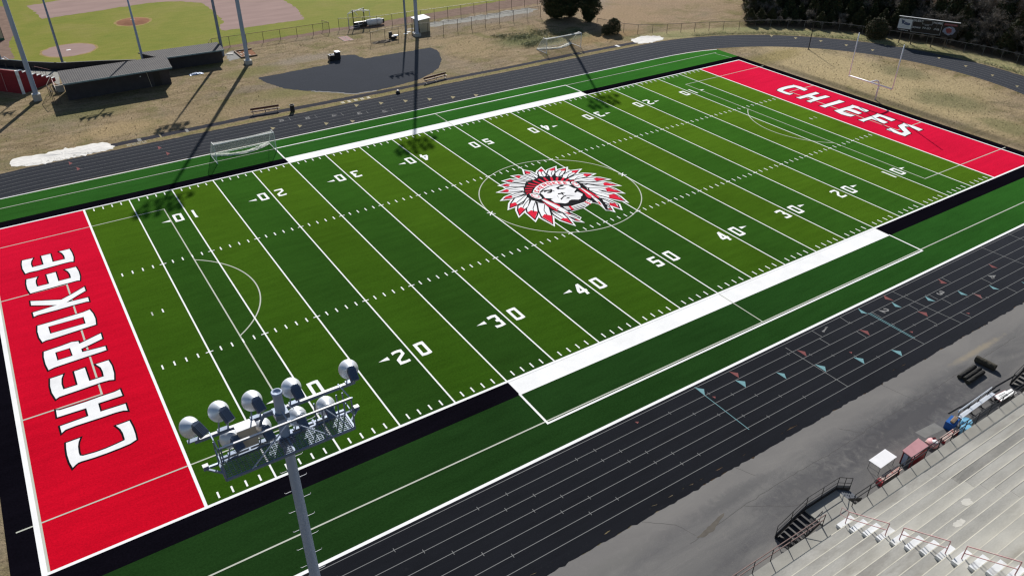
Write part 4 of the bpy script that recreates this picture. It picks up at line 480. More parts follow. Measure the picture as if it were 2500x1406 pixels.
ST = {'1': [[(.3, .8), (.5, 1), (.5, 0)], [(.25, 0), (.75, 0)]], '2': [[(.15, .75), (.35, 1), (.7, 1), (.85, .75), (.75, .5), (.15, 0), (.9, 0)]],
      '3': [[(.15, .85), (.4, 1), (.75, .95), (.8, .7), (.45, .53), (.85, .35), (.75, .05), (.4, 0), (.12, .15)]], '4': [[(.65, 0), (.65, 1), (.1, .3), (.9, .3)]],
      '5': [[(.85, 1), (.2, 1), (.2, .55), (.6, .6), (.85, .4), (.75, .08), (.45, 0), (.12, .12)]], '6': [[(.8, .95), (.45, 1), (.15, .6), (.15, .2), (.45, 0), (.8, .15), (.8, .4), (.5, .55), (.2, .4)]]}
for ch, q in D['mark']['num']:
    a, b, c, d = [Vector(p) for p in q]; mb = MB()
    for i, s_ in enumerate(ST[ch]):
        mb.strip([tuple((a.lerp(b, u)).lerp(d.lerp(c, u), v)) for u, v in s_], .15, .0168+.0006*i)
    mb.build('lane_number', M['track_number'], struct_track)

# old asphalt between track and stands, with cracks, a wet stain and square patches
ap = struct(MB().poly(rag([(-60, -15.90), (120, -15.90), (120, -24), (-60, -24)], .3, .05, True, 9), .006).build('asphalt_pavement', M['apron']))
def crackline(pts, w=.045, seed=1):
    r = random.Random(seed); P = rag(pts, .4, .028, False, seed)
    return MB().strip(P, w, .0085)
for i, pts in enumerate([[(24, -18.9), (29.2, -18.55), (33.5, -18.5), (38.5, -18.6), (43, -18.45), (50, -18.5), (62, -18.3)], [(22.6, -16), (24.2, -17.3), (24.7, -18.6)], [(31.0, -15.9), (31.6, -17.2)],
                         [(40.08, -17.26), (42, -19.4)], [(29, -18.6), (31.4, -20.2), (33.2, -20.9)], [(47, -16), (47.6, -18.5), (49, -20.6)]]):
    crackline(pts, .028, i+2).build('crack', M['crack'], ap)
MB().poly(rag([(24.6, -18.78), (25.6, -18.62), (26.9, -18.32), (27.5, -18.30), (26.8, -18.62), (25.8, -18.98), (25.0, -18.98)], .2, .03, True, 4), .0092).build('stain', M['stain'], ap)
MB().poly([(44.4, -20.55), (46.5, -20.72), (46.5, -21.5), (44.5, -21.3)], .0092).build('patch', M['patch'], ap)
MB().poly(rag([(16.5, -18.6), (19.3, -18.7), (19.6, -20.1), (16.2, -20.0)], .4, .04, True, 4), .0090).build('patch', M['concrete_walk'], ap)

# ------------------------------------------------------------------ artificial turf
edge = [(-10.97, -7.95), (94, -7.95)]+arc(CX, CY, 32.38, -89, -73, 8)+[(102.05, -5.2), (102.05, 55.0)]+[(101.9, 55.12), (99.2, 55.9), (96.5, 56.35), (93, 56.66), (89.05, 56.72), (-10.97, 56.5)]
edge = [(-10.97, -7.95), (95, -7.95), (99, -7.4), (102.05, -6.3), (102.05, 55.08), (101.9, 55.12), (99.2, 55.9), (96.5, 56.35), (93, 56.66), (89.05, 56.72), (-10.97, 56.52)]
tf = struct(MB().poly(edge, .010).build('turf_field', M['turf_edge']))
for nm, par, mt in (('light_turf', 0, 'turf_light'), ('dark_turf', 1, 'turf_dark')):
    mb = MB()
    for k in range(20):
        kk = k if k < 10 else 19-k
        if kk % 2 != par: continue
        x0 = k*5*YD; mb.quad((x0, 0, .014), (x0+5*YD, 0, .014), (x0+5*YD, FW, .014), (x0, FW, .014))
    mb.build(nm, M[mt], tf)
for x0 in (-10*YD, 100*YD):
    MB().quad((x0, 0, .014), (x0+10*YD, 0, .014), (x0+10*YD, FW, .014), (x0, FW, .014)).build('end_zone', M['turf_red'], tf)
bl = MB(); B_ = 1.83
def rect(mb, x0, y0, x1, y1, z): mb.quad((x0, y0, z), (x1, y0, z), (x1, y1, z), (x0, y1, z))
XL, XR = -10*YD, 110*YD
mbk = bl
for (y0, y1) in ((-B_, 0), (FW, FW+1.63)):
    rect(bl, XL-B_, y0, 25*YD, y1, .0142); rect(bl, 75*YD, y0, XR+1.5, y1, .0142)
rect(bl, XL-B_, 0, XL, FW, .0142); rect(bl, XR, 0, XR+1.5, FW, .0142)
bl.build('border', M['turf_black'], tf)
for (y0, y1) in ((-B_, 0), (FW, FW+1.63)):
    mb = MB(); rect(mb, 25*YD, y0, 75*YD, y1, .0165); mb.build('coaching_box', M['turf_white'], tf)
lines = []
# yard lines
for k in range(21):
    x = k*5*YD; w = .125 if k not in (0, 20) else .2; mb = MB()
    rect(mb, x-w/2, .11, x+w/2, FW-.11, .0262); mb.build('yard_line', M['turf_white'], tf)
bnd = MB(); w = .11
rect(bnd, XL, -w, XR, w, .0258); rect(bnd, XL, FW-w, XR, FW+w, .0258)
bnd.build('sideline', M['turf_white'], tf)
for x0, x1 in ((XL-.30, XL+.02), (XR-.1, XR+.1)):
    mb = MB(); rect(mb, x0, -w, x1, FW+w, .0266); mb.build('end_line', M['turf_white'], tf)
mb = MB(); rect(mb, XL+.02, w, XL+.17, FW-w, .0254); mb.build('end_line', M['turf_gray'], tf)
hm = MB()
for k in range(100):
    if k % 5 == 0: continue
    x = k*YD
    for y0, y1 in ((.35, .95), (FW-.95, FW-.35), (16.256-.3, 16.256+.3), (32.512-.3, 32.512+.3)):
        rect(hm, x-.06, y0, x+.06, y1, .0262)
for k in range(1, 20):
    x = k*5*YD
    for y in (16.256, 32.512): rect(hm, x-.30, y-.055, x+.30, y+.055, .0270)
for x in (3*YD, 97*YD): rect(hm, x-.06, FW/2-.3, x+.06, FW/2+.3, .0262)
hm.build('hash_mark', M['turf_white'], tf)
for x in (40*YD, 60*YD):                                          # kick-off crosses on the forty-yard lines
    mb = MB()
    mb.strip([(x-.34, FW/2-.34), (x+.34, FW/2+.34)], .12, .0274); mb.strip([(x-.34, FW/2+.34), (x+.34, FW/2-.34)], .12, .0278); mb.build('kickoff_cross', M['turf_white'], tf)
# team areas
for pts in ([(25*YD, -1.7), (25*YD-.05, -5.5), (75*YD-.05, -5.5), (75*YD, -1.7)], [(25*YD, FW+1.5), (25*YD, 53.95), (68.31, 53.95), (75*YD, FW+1.5)]):
    MB().strip(pts, .17, .0258).build('team_area_line', M['turf_white'], tf)
# soccer lines in pale grey
SG = .0222
def gl(pts, w=.115, closed=False, z=SG): MB().strip(pts, w, z, closed).build('soccer_line', M['turf_gray'], tf)
gl([(-10.4, -5.27), (102, -5.27)]); gl([(-10.8, 53.88), (100.5, 53.88)], .11)
gl([(XL, 4.35), (-.02, 4.35), (7.3, 4.35), (7.3, 44.3), (XL, 44.3)]); gl([(XR, 4.3), (84.2, 4.3), (84.2, 44.35), (XR, 44.35)])
gl([(XL, 15.4), (-3.67, 15.4), (-3.67, 33.57), (XL, 33.57)], .14); gl([(XR, 15.35), (95.13, 15.35), (95.13, 33.47), (XR, 33.47)], .13)
def circ(cx, cy, r, a0, a1, n): return arc(cx, cy, r, a0, a1, n)
gl(circ(45.72, FW/2, 9.144, 0, 360, 96)[:-1], .115, True, .0226)
gl(circ(1.8, 24.4, 9.144, -53, 53, 40), .115, False, .0226); gl(circ(89.7, 24.4, 9.144, 127, 233, 40), .115, False, .0226)
gl([(45.72, -1.83), (45.72, -5.27)], .1, False, .0226); gl([(45.72, FW+1.6), (45.72, 53.88)], .1, False, .0226); gl([(45.72, -1.83), (45.72, -.1)], .1, False, .0230)
gl([(45.72, FW+.1), (45.72, FW+1.63)], .1, False, .0230)
gl([(XL-.3, .95+3.4), (XL-1.25, .95+3.4)]); gl([(XR+.1, 44.35), (XR+1.0, 44.35)]); gl([(XR+.1, 4.3), (XR+1, 4.3)])
gl([(99.86, 53.6), (100.5, 50.3)], .09); gl([(1.86-.06, FW/2), (1.86+.06, FW/2)], .6)
mb = MB(); rect(mb, 98*YD-.06, FW/2-.3, 98*YD+.06, FW/2+.3, .0226); mb.build('soccer_line', M['turf_gray'], tf)

# yard numbers with direction arrows
def number(n, x, near, arrow):
    mb = MB(); t1, t0 = D['d%d' % (n//10)], D['d0']
    P = [(l, .0200) for l in (t1, t0)]
    if arrow: P.append(([[(-a, b) for a, b in D['arrow'][0]]] if arrow > 0 else D['arrow'], .0200))
    for l, z in P:
        loops = [[((x+a, b) if near else (x-a, FW-b)) for a, b in lp] for lp in l]
        mb.poly(loops, z)
    mb.build('yard_number', M['turf_white'], tf)
for k in range(1, 10):
    n = k*10 if k <= 5 else 100-k*10; x = k*10*YD
    for near in (True, False):
        ar = 0 if n == 50 else (-1 if k < 5 else 1)
        number(n, x, near, ar if near else -ar)
# end-zone words
for word, dx in (('cherokee', (-.05, .0)), ('chiefs', (.06, -.05))):
    for loops in D[word]:
        o = MB(); o.poly(offset(loops[0], .125), .0300); o.build('letter_outline', M['emblem_black'], tf)
        if len(loops) > 1:
            inn = [Vector(p) for p in loops[1]]; c = sum(inn, Vector((0, 0)))/len(inn)
            MB().poly(loops, .0345).build('letter', M['emblem_white'], tf)
            MB().poly(loops[1], .0325).build('letter_outline', M['emblem_black'], tf)
            MB().poly(offset(loops[1], -.10), .0345).build('letter_counter', M['turf_red'], tf)
        else: MB().poly(loops, .0345).build('letter', M['emblem_white'], tf)

# ------------------------------------------------------------------ midfield emblem
em = MB()
for o, r in D['feathers']: pass
wh = []
def emb(name, polys, mat, z, dz=.00025):
    mb = MB()
    for i, p in enumerate(polys): mb.poly(p, z+dz*i)
    return mb.build(name, mat, tf)
F = D['feathers']
emb('emblem_border', [offset(o, .26) for o, r in F]+[offset(D['head'], .10)], M['emblem_white'], .0300, .00015)
emb('emblem_head', [D['head']], M['emblem_black'], .0352)
# each feather: black edge, white vane, red tip, quill; layered so neighbours overlap cleanly
def lerp2(a, b, t): return (a[0]+(b[0]-a[0])*t, a[1]+(b[1]-a[1])*t)
zb = .0354
for part, nm, mt, z in ((0, 'feather_edge', 'emblem_black', .0356), (1, 'feather', 'emblem_white', .0384), (2, 'feather_tip', 'emblem_red', .0412)):
    polys = []
    for o, r in F:
        polys.append(offset(o, .07) if part == 0 else (offset(o, -.085) if part == 1 else r))
    emb(nm, polys, M[mt], z, .0001)
q = MB()
for i, (o, r) in enumerate(F):
    tip = max(range(len(o)), key=lambda k: (Vector(o[k])-Vector(D['face'][12])).length)
    base = min(range(len(o)), key=lambda k: (Vector(o[k])-Vector(D['face'][12])).length)
    t, b_ = Vector(o[tip]), Vector(o[base]); c = sum((Vector(p) for p in o), Vector((0, 0)))/len(o)
    m1 = b_.lerp(c, .5); q.strip([tuple(b_.lerp(c, .15)), tuple(m1), tuple(c), tuple(c.lerp(t, .35))], .085, .0440+.0001*i)
q.build('feather_quill', M['emblem_black'], tf)
bars = MB()
for i, ((a, b)) in enumerate(D['bars']): bars.strip([a, b], .27, .0440+.0001*i)
bars.build('emblem_bar', M['emblem_red'], tf)
emb('emblem_face', [D['face']], M['emblem_white'], .0440)
emb('emblem_feature', D['features'], M['emblem_black'], .0480)
emb('emblem_band', [D['band']], M['emblem_white'], .0462)
emb('emblem_disc_edge', [offset(p, .16) for p in D['ovals']], M['emblem_black'], .0470)
emb('emblem_disc', D['ovals'], M['emblem_white'], .0482)
for p in D['ovalc']: MB().strip(p, .11, .0500).build('emblem_initial', M['emblem_red'], tf)
emb('emblem_strap', D['straps_red'], M['emblem_red'], .0470)
emb('emblem_strap', D['straps_white'], M['emblem_white'], .0500)
emb('emblem_bead', D['straps_dash'], M['emblem_red'], .0530)
emb('emblem_necklace', D['neck_white'], M['emblem_white'], .0470)
emb('emblem_necklace', D['neck_black'], M['emblem_black'], .0490)
emb('emblem_necklace', D['neck_red'], M['emblem_red'], .0520)
GL = {'C': [[(.9, 1), (.1, 1), (.1, 0), (.9, 0)]], 'H': [[(.1, 0), (.1, 1)], [(.9, 0), (.9, 1)], [(.1, .5), (.9, .5)]], 'E': [[(.9, 1), (.1, 1), (.1, 0), (.9, 0)], [(.1, .5), (.75, .5)]],
      'R': [[(.1, 0), (.1, 1), (.85, 1), (.85, .5), (.1, .5)], [(.45, .5), (.9, 0)]], 'O': [[(.1, 0), (.1, 1), (.9, 1), (.9, 0), (.1, 0)]], 'K': [[(.1, 0), (.1, 1)], [(.9, 1), (.15, .5), (.9, 0)]]}
def along(poly, t):
    P = [Vector(p) for p in poly]; L = [(P[i+1]-P[i]).length for i in range(len(P)-1)]; s = t*sum(L)
    for i, l in enumerate(L):
        if s <= l or i == len(L)-1: return P[i].lerp(P[i+1], min(1, s/l))
        s -= l
bw = MB()
for i, ch in enumerate('CHEROKEE'):
    t0 = .065+i*.112; t1 = t0+.072
    for j, s_ in enumerate(GL[ch]):
        pts = []
        for u, v in s_:
            t = t0+(t1-t0)*u; pts.append(tuple(along(D['band_in'], t).lerp(along(D['band_out'], t), .22+.56*v)))
        bw.strip(pts, .15, .0500+.0004*j)
bw.build('emblem_word', M['emblem_red'], tf)
# ------------------------------------------------------------------ rough ground, runway, sand, throwing pad, baseball field
jp = struct(MB().poly(rag([(5.6, 65.45), (25, 65.9), (37, 65.72), (47, 65.72), (66, 65.55), (79, 65.75), (92.6, 65.35), (92.6, 66.55), (79, 66.75), (65.7, 66.5), (47.5, 66.75), (32, 67.0), (24.4, 67.1), (5.6, 66.6)], .5, .04, True, 6), .0085).build('jump_path', M['runway']))
for x, w in ((14.9, .35), (8.9, .45), (11.6, .2), (88.4, .5), (80.6, .22), (78.9, .2)):
    mb = MB(); y = 66.05; mb.quad((x, y-.55, .0125), (x+w, y-.55, .0125), (x+w, y+.55, .0125), (x, y+.55, .0125)); mb.build('takeoff_board', M['turf_white'] if x > 85 else M['tan_paint'] if w < .3 else M['patch'], jp)
for i in range(9):                                                    # short white kerb pieces beside the runway
    x = (7.4+i*.62) if i < 4 else 36.4+(i-4)*1.0
    mb = MB(); mb.quad((x, 64.75, .0125), (x+.5, 64.78, .0125), (x+.5, 64.88, .0125), (x, 64.85, .0125)); mb.quad((x, 65.15, .0125), (x+.5, 65.18, .0125), (x+.5, 65.28, .0125), (x, 65.25, .0125)); mb.build('grass_marking', M['pale_rail'], jp)
for nm, pts, sd in (('a', [(-5.3, 68.25), (-3.1, 67.75), (.4, 67.95), (4.2, 67.85), (5.7, 67.5), (5.95, 64.9), (5.2, 64.65), (1.1, 64.55), (-3.4, 64.45), (-5.4, 65.4)], 11), ('b', [(92.4, 65.3), (93.0, 67.9), (95.2, 68.4), (97.2, 68.2), (99.2, 67.0), (98.9, 65.0), (96.6, 64.55), (94.6, 64.5), (93.0, 64.9)], 12)):
    # a low uneven heap of sand
    P = rag(smooth_poly(pts, 1), .3, .2, True, sd); cx = sum(p[0] for p in P)/len(P); cy = sum(p[1] for p in P)/len(P); mb = MB(); r = random.Random(sd); rings = []; k = len(P)
    for j, (t, h) in enumerate(((1, .011), (.93, .022), (.75, .035), (.5, .03), (.25, .035))):
        rings.append([(cx+(x-cx)*t, cy+(y-cy)*t, h+(r.uniform(-.012, .02) if j else 0)) for x, y in P])
    vs = [p for rg in rings for p in rg]+[(cx, cy, .035)]
    fs = [(j*k+i, j*k+(i+1) % k, (j+1)*k+(i+1) % k, (j+1)*k+i) for j in range(4) for i in range(k)]+[(4*k+i, 4*k+(i+1) % k, 5*k) for i in range(k)]
    struct(mb.add(vs, fs).build('sand_ground', M['sand']))
pad = rag([(29.9, 82.4), (36, 82.75), (42.0, 83.0), (42.6, 84.3), (42.9, 85.5), (45.3, 86.7), (47.4, 85.8), (48.2, 82.9), (54, 82.75), (60.3, 82.7), (60.6, 80.6), (59.96, 78.6), (58.6, 75.4), (56.2, 72), (53.4, 69.8), (50.3, 68.2), (45.2, 67.35), (41.8, 67.3), (39.4, 67.8), (36.5, 70.6), (33.8, 72.8), (31.7, 75.3), (30.2, 79.5)], .4, .07, True, 8)
struct(MB().poly(pad, .0065).build('throwing_pavement', M['pad']))
MB().strip(rag([(34.6, 72.1), (36.5, 70.5), (39.4, 67.7), (43, 67.2)], .4, .1, False, 3), .28, .0105).build('sand_trail', M['patch'], bpy.data.objects['throwing_pavement'])
lawn = rag([(-2.6, 114.2), (.4, 111.2), (5, 107), (11, 103.2), (16, 101.5), (27, 101.6), (31, 102.5), (47, 102.9), (51, 103.5), (53, 103), (60, 103.0), (72, 104), (84, 104.8), (95, 105.2), (99, 108), (110, 160), (90, 230), (-60, 230), (-30, 160)], 1.2, .14, True, 13)
bf = struct(MB().poly(lawn, .010).build('baseball_field', M['lawn']))
MB().poly(rag([(20, 99.4), (31, 100.9), (47, 101.0), (51, 101.5), (58, 99.6), (96, 98.9), (97, 105.1), (84, 104.6), (72, 103.8), (60, 103.2), (51, 103.6), (47, 102.9), (31, 102.4), (27, 101.9)], .8, .16, True, 14), .006).build('warning_track', M['warning'], bf)
inf = rag([(4.6, 152.6), (5.6, 145), (6.0, 139.5), (13.5, 140.2), (20.5, 141.6), (27.8, 142.0), (32, 140.2), (35.4, 136.6), (35.6, 128), (35.1, 119), (33.7, 117.2), (32.9, 113.2), (33.5, 112.4), (38.8, 112.6), (47.6, 112.5), (48.7, 112.5), (50.6, 122), (50.6, 131), (45, 148), (30, 158), (13.5, 155)], .8, .16, True, 15)
MB().poly(inf, .0135).build('infield_dirt', M['infield'], bf)
def blobpoly(cx, cy, rx, ry, n, amp, seed, rot=0):
    r = random.Random(seed); out = []
    for i in range(n):
        a = 2*math.pi*i/n; k = 1+r.gauss(0, amp); x, y = rx*k*math.cos(a), ry*k*math.sin(a); out.append((cx+x*math.cos(rot)-y*math.sin(rot), cy+x*math.sin(rot)+y*math.cos(rot)))
    return out
MB().poly(blobpoly(7.4, 114.2, 4.55, 4.3, 40, .02, 16), .0120).build('grass_ring', M['ring'], bf)
MB().poly(blobpoly(7.4, 114.2, 4.15, 3.9, 40, .012, 17), .0150).build('home_circle', M['infield'], bf)
MB().poly([(6.9, 114.5), (7.6, 114.7), (7.7, 114.2), (7.0, 114.1)], .0175).build('home_plate', M['turf_white'], bf)
MB().poly(blobpoly(20.4, 128.2, 3.4, 3.6, 36, .03, 18), .0120).build('grass_ring', M['ring'], bf)
mm = MB(); k = 32; rr = ((2.95, .0125), (2.2, .10), (1.2, .22), (.6, .25))
vs = [(20.4+r*math.cos(2*math.pi*i/k), 128.2+r*1.04*math.sin(2*math.pi*i/k), z) for r, z in rr for i in range(k)]
mm.add(vs, [(j*k+i, j*k+(i+1) % k, (j+1)*k+(i+1) % k, (j+1)*k+i) for j in range(3) for i in range(k)]+[tuple(3*k+i for i in range(k))]).build('pitching_mound', M['mound'], bf, True)
MB().box(20.1, 128.7, .262, 20.9, 128.85, .275).build('pitching_plate', M['turf_white'], bf)
MB().poly(rag([(-6, 158), (-.3, 156), (.7, 154), (.9, 146), (.6, 131), (-1.0, 123.5), (-1.0, 113.6), (-3.2, 114.5), (-8, 118)], .8, .14, True, 19), .0135).build('baseline_dirt', M['mound' if 0 else 'warning'], bf)
struct(MB().poly(rag([(28.6, 93.6), (29.2, 97.8), (30.8, 99.1), (31.1, 96), (30.7, 94.0)], .3, .1, True, 20), .0085).build('concrete_pavement', M['patch']))
struct(MB().poly(rag([(62, 94.9), (88, 93.2), (92, 95.2), (90, 97.2), (66, 97.2)], .8, .3, True, 21), .005).build('gravel_path', M['concrete_walk']))

# ------------------------------------------------------------------ floodlight poles
def aimed(yaw, pitch):
    return Matrix.Rotation(math.radians(yaw), 4, 'Z') @ Matrix.Rotation(math.radians(-90-pitch), 4, 'X')
def reflector_mb(mat):
    # local +z is the way the lamp points
    mb = MB(); mb.lathe([(.245, .012), (.272, .02), (.285, .0), (.28, -.035), (.262, -.075), (.225, -.14), (.165, -.225), (.105, -.30), (.092, -.34), (.0, -.345)], 28, mat)
    mb.lathe([(.0, .012), (.245, .012)], 28, mat)
    return mb
def ballast_mb(mat):
    mb = MB(); n = mat @ Vector((0, 0, -.33)); back = (mat.to_3x3() @ Vector((0, 0, -1)))
    d = (Vector((back.x*.75, back.y*.75, -.50))).normalized(); a = n-d*.06; b = n+d*.34
    mb.bar(a, b, .20, .19)
    side = d.cross(Vector((0, 0, 1))).normalized(); upv = side.cross(d).normalized()
    for i in range(6):                                                # cooling ribs
        o = side*(-.085+.034*i); mb.bar(a+o+upv*.098+d*.05, b+o+upv*.098, .012, .03, upv)
    for i in range(5):
        o = upv*(-.07+.034*i)
        for s_ in (-1, 1): mb.bar(a+o+side*s_*.104+d*.05, b+o+side*s_*.104, .03, .012, upv)
    mb.tube([n+back*-.03, n+back*.05], .105, 14)
    return mb
def make_near_pole():
    X, Y = 1.10, -22.2
    t = thing('floodlight_pole', 'nearest floodlight pole with nine round lamps and a railed work platform at its top', 'light pole', (X, Y, 0), 0, 'floodlight poles around the field')
    MB().lathe([(.55, 0), (.55, .45), (.0, .45)], 20).build('footing', M['concrete_plain'], t)
    MB().lathe([(.205, .4), (.19, 10), (.165, 18), (.135, 24.75), (.128, 25.16), (.150, 25.17), (.150, 25.23), (.118, 25.235), (.100, 25.20), (.0, 25.17)], 20).build('pole', M['galv'], t, True)
    for i in range(34):                                               # climbing pegs, left and right in turn
        z = 24.45-i*.42
        if 22.9 < z < 23.9: continue
        s_ = -1 if i % 2 else 1; r = .135+(24.75-z)*.0030
        MB().tube([(s_*r*.9, -.02, z), (s_*(r+.20), -.02, z), (s_*(r+.22), -.02, z+.04)], .009, 6).build('climbing_peg', M['white_paint'], t)
    up = MB(); up.box(-2.26, .12, 24.40, 2.24, .20, 24.49); up.build('crossarm', M['galv_dark'], t)
    ol = MB(); ol.box(-2.265, .115, 24.492, 2.245, .205, 24.504); ol.build('crossarm_cap', M['white_paint'], t)
    lo = MB(); lo.box(-1.80, .13, 23.50, 1.80, .21, 23.58); lo.build('crossarm', M['galv_dark'], t)
    cl = MB(); cl.box(-.19, -.17, 24.36, .19, .22, 24.54); cl.box(-.22, -.17, 23.40, .22, .2, 23.60); cl.tube([(-.20, .05, 24.60), (-.42, .03, 24.62), (-.55, .03, 24.40), (-.62, .08, 24.12)], .045, 8); cl.build('clamp', M['galv_dark'], t)
    def lamp(x, z, y, yaw, pitch):
        mt = Matrix.Translation((x, y, z)) @ aimed(yaw, pitch)
        l = reflector_mb(mt).build('lamp', M['alu'], t, True); l.data.materials[0] = M['alu']
        b = ballast_mb(mt).build('ballast', M['ballast'], l)
        h = mt @ Vector((0, 0, -.25)); k = MB(); zb = 24.50 if z > 24.6 else 23.58
        k.bar((x-.12, .16, zb), (h.x-.12, h.y, h.z-.1), .03); k.bar((x+.12, .16, zb), (h.x+.12, h.y, h.z-.1), .03); k.box(x-.15, .10, zb, x+.15, .24, zb+.03)
        k.build('yoke', M['galv_dark'], l)
    for x, z, yw in ((-2.28, 24.93, 30), (-1.50, 25.10, 18), (-.63, 25.05, 12), (.45, 25.00, 7), (2.12, 24.92, -3)): lamp(x, z, .22, yw, 33)
    for x, z, yw in ((-1.40, 24.10, 14), (-.55, 24.05, 10), (.45, 23.96, 4), (1.30, 23.94, 0)): lamp(x, z, .22, yw, 26)
    bx = MB(); bx.box(-1.22, -.12, 23.84, -.74, .08, 24.48); bx.build('control_box', M['tan_box'], t)
    MB().box(-1.25, -.15, 24.483, -.71, .11, 24.51).build('box_lid', M['white_paint'], t)
    # work platform with grating floor, handrail and braces
    y0, y1, zf = -.80, -.10, 23.66; gx0, gx1 = -1.86, 1.74
    gr = MB()
    n = 30
    for i in range(n): x = gx0+(gx1-gx0)*(i+.5)/n; gr.bar((x, y0, zf+.012), (x, y1, zf+.012), .012, .03)
    for j in range(9): y = y0+(y1-y0)*(j+.5)/9; gr.bar((gx0, y, zf+.014), (gx1, y, zf+.014), .014, .02)
    gr.build('platform_grating', M['galv_dark'], t)
    MB().quad((gx0, y0, zf-.006), (gx1, y0, zf-.006), (gx1, y1, zf-.006), (gx0, y1, zf-.006)).build('platform_mesh', M['grate'], t)
    fr = MB()
    for a, b in (((gx0, y0), (gx1, y0)), ((gx0, y1), (gx1, y1)), ((gx0, y0), (gx0, y1)), ((gx1, y0), (gx1, y1)), ((0, y0), (0, y1))): fr.bar((a[0], a[1], zf), (b[0], b[1], zf), .05, .07)
    for x in (-1.0, .85): fr.bar((x, y1, zf), (x, .16, zf), .05)
    fr.build('platform_frame', M['galv_dark'], t)
    MB().box(gx0-.03, y0-.022, 24.73, gx1+.05, y0+.022, 24.775).build('handrail', M['galv_dark'], t)
    MB().box(gx0+.02, y0-.026, 24.777, gx1, y0+.026, 24.787).build('handrail_cap', M['white_paint'], t)
    for x, yy in ((gx0, y0), (gx1, y0), (gx0, y1), (gx1, y1), (.9, y0), (gx0+.13, y1), (gx1-.18, y1), (.9, y1)):
        MB().bar((x, yy, zf), (x, yy, 24.74 if yy == y0 else 24.45), .034).build('platform_post', M['galv_dark'], t)
    br = MB()
    for a, b in (((.05, y0, 24.72), (1.1, y0, zf)), ((1.0, y0, 24.72), (gx1-.05, y0, zf)), ((-.05, y0, 24.72), (-1.2, y0, zf)), ((0, y0, 24.72), (0, .1, 24.6)), ((gx0, y0, 24.74), (gx0, .16, 24.58)), ((gx1, y0, 24.74), (gx1, .16, 24.58)), ((gx0, y0, 24.2), (gx0, y1, 24.2)), ((gx1, y0, 24.2), (gx1, y1, 24.2))): br.bar(a, b, .028)
    br.build('brace', M['galv'], t)
    for s_, x in ((-1, gx0), (1, gx1)):
        k = MB(); k.bar((x, y1, zf), (x+s_*.36, y1-.05, zf+.06), .06); k.bar((x, y0+.3, zf), (x+s_*.34, y1-.08, zf+.05), .05); k.box(x+s_*.34-.07, y1-.10, zf+.02, x+s_*.34+.07, y1+.02, zf+.14); k.build('bracket', M['galv_dark'], t)
        MB().box(x+s_*.34-.075, y1-.105, zf+.142, x+s_*.34+.075, y1+.025, zf+.16).build('bracket_cap', M['white_paint'], t)
    cb = MB()
    for a, m_, b in (((-1.5, -.0, 24.0), (-1.35, -.3, 23.7), (-1.2, .1, 24.0)), ((.2, .15, 24.55), (.5, 0, 24.3), (.7, .15, 24.1)), ((.5, -.1, 24.0), (.9, -.15, 23.9), (1.2, .1, 24.05)), ((-.3, -.1, 23.9), (-.4, -.3, 23.7), (-.7, -.2, 23.9))):
        cb.tube([Vector(a).lerp(Vector(m_), u/5).lerp(Vector(m_).lerp(Vector(b), u/5), u/5) for u in range(6)], .010, 5)
    cb.build('cable', M['white_paint'], t)
    return t
make_near_pole()
def make_far_pole(name, label, x, y, h, r0, r1, arms, nl, group, block, mat, sp=1.15, az=180):
    t = thing(name, label, 'light pole', (x, y, 0), math.radians(az), group)
    if block:
        f = MB(); f.box(-.55, -.55, 0, .55, .55, block); f.build('footing', M['concrete_plain'], t)
        b = MB(); b.lathe([(.42, block), (.42, block+.05), (0, block+.05)], 12)
        for i in range(8): a = i*math.pi/4; b.box(.36*math.cos(a)-.03, .36*math.sin(a)-.03, block+.05, .36*math.cos(a)+.03, .36*math.sin(a)+.03, block+.13)
        b.build('base_plate', M['white_paint'], t)
    MB().lathe([(r0, block), (r0*.85+r1*.15, h*.35), (r1, h), (0, h)], 14).build('pole', mat, t, True)
    for j, z in enumerate(arms):
        w = sp*(nl-1)+.6; dx = (-.36, .3, -.1)[j % 3]*(len(arms) > 2); z += .12*(j % 2)
        MB().box(-w/2, .16, z-.06, w/2, .28, z+.06).build('crossarm', M['galv_dark'], t)
        for i in range(nl):
            mt = Matrix.Translation((sp*(i-(nl-1)/2)+dx+.12*math.sin(i*2.3+j), .35+.1*math.cos(i*1.7+j), z+.45+.12*math.sin(i*1.9+j*2))) @ aimed(8*(i-(nl-1)/2), 30)
            mb = MB(); mb.lathe([(.0, .01), (.42, .0), (.40, -.06), (.30, -.25), (.12, -.45), (.12, -.8), (0, -.8)], 12, mt); mb.build('lamp', M['alu'], t, True)
    return t
G1 = 'floodlight poles around the field'
far = ((-.05, 89.5, 'floodlight pole beside the red bleacher wall, square concrete footing', .95), (30.85, 90.4, 'floodlight pole beside the timber-edged sandbox behind the long dugout', .6), (61.75, 90.35, 'floodlight pole standing in front of the small beige shed', .5), (92.2, 90.2, 'floodlight pole hidden among the tall dark cedars', .5))
for x, y, lb, bk in far:
    make_far_pole('floodlight_pole', lb, x, y, 33.6, .33, .17, (31.2, 32.2, 33.2), 5, G1, bk, M['galv'])
G2 = 'slim ballpark light poles'
for x, y, h, lb, bk in ((5.4, 106.2, 15.0, 'slim light pole by the backstop, near the home plate circle', .15), (16.2, 97.3, 14.2, 'slim light pole rising behind the middle of the long dugout roof', 0), (28.6, 96.9, 21.0, 'slim light pole at the end of the short dugout roof', 0), (61.6, 94.6, 16.8, 'slim light pole beside the beige shed door', 0), (-2.9, 113.9, 16, 'slim light pole at the far end of the backstop wall', .15)):
    make_far_pole('ballpark_light_pole', lb, x, y, h, .20 if h < 20 else .26, .10, (h-.5,) if h < 20 else (h-1.2, h-.3), 5, G2, bk, M['galv_dark'] if h > 14.5 else M['galv'], .85, 0 if h < 20 else 180)
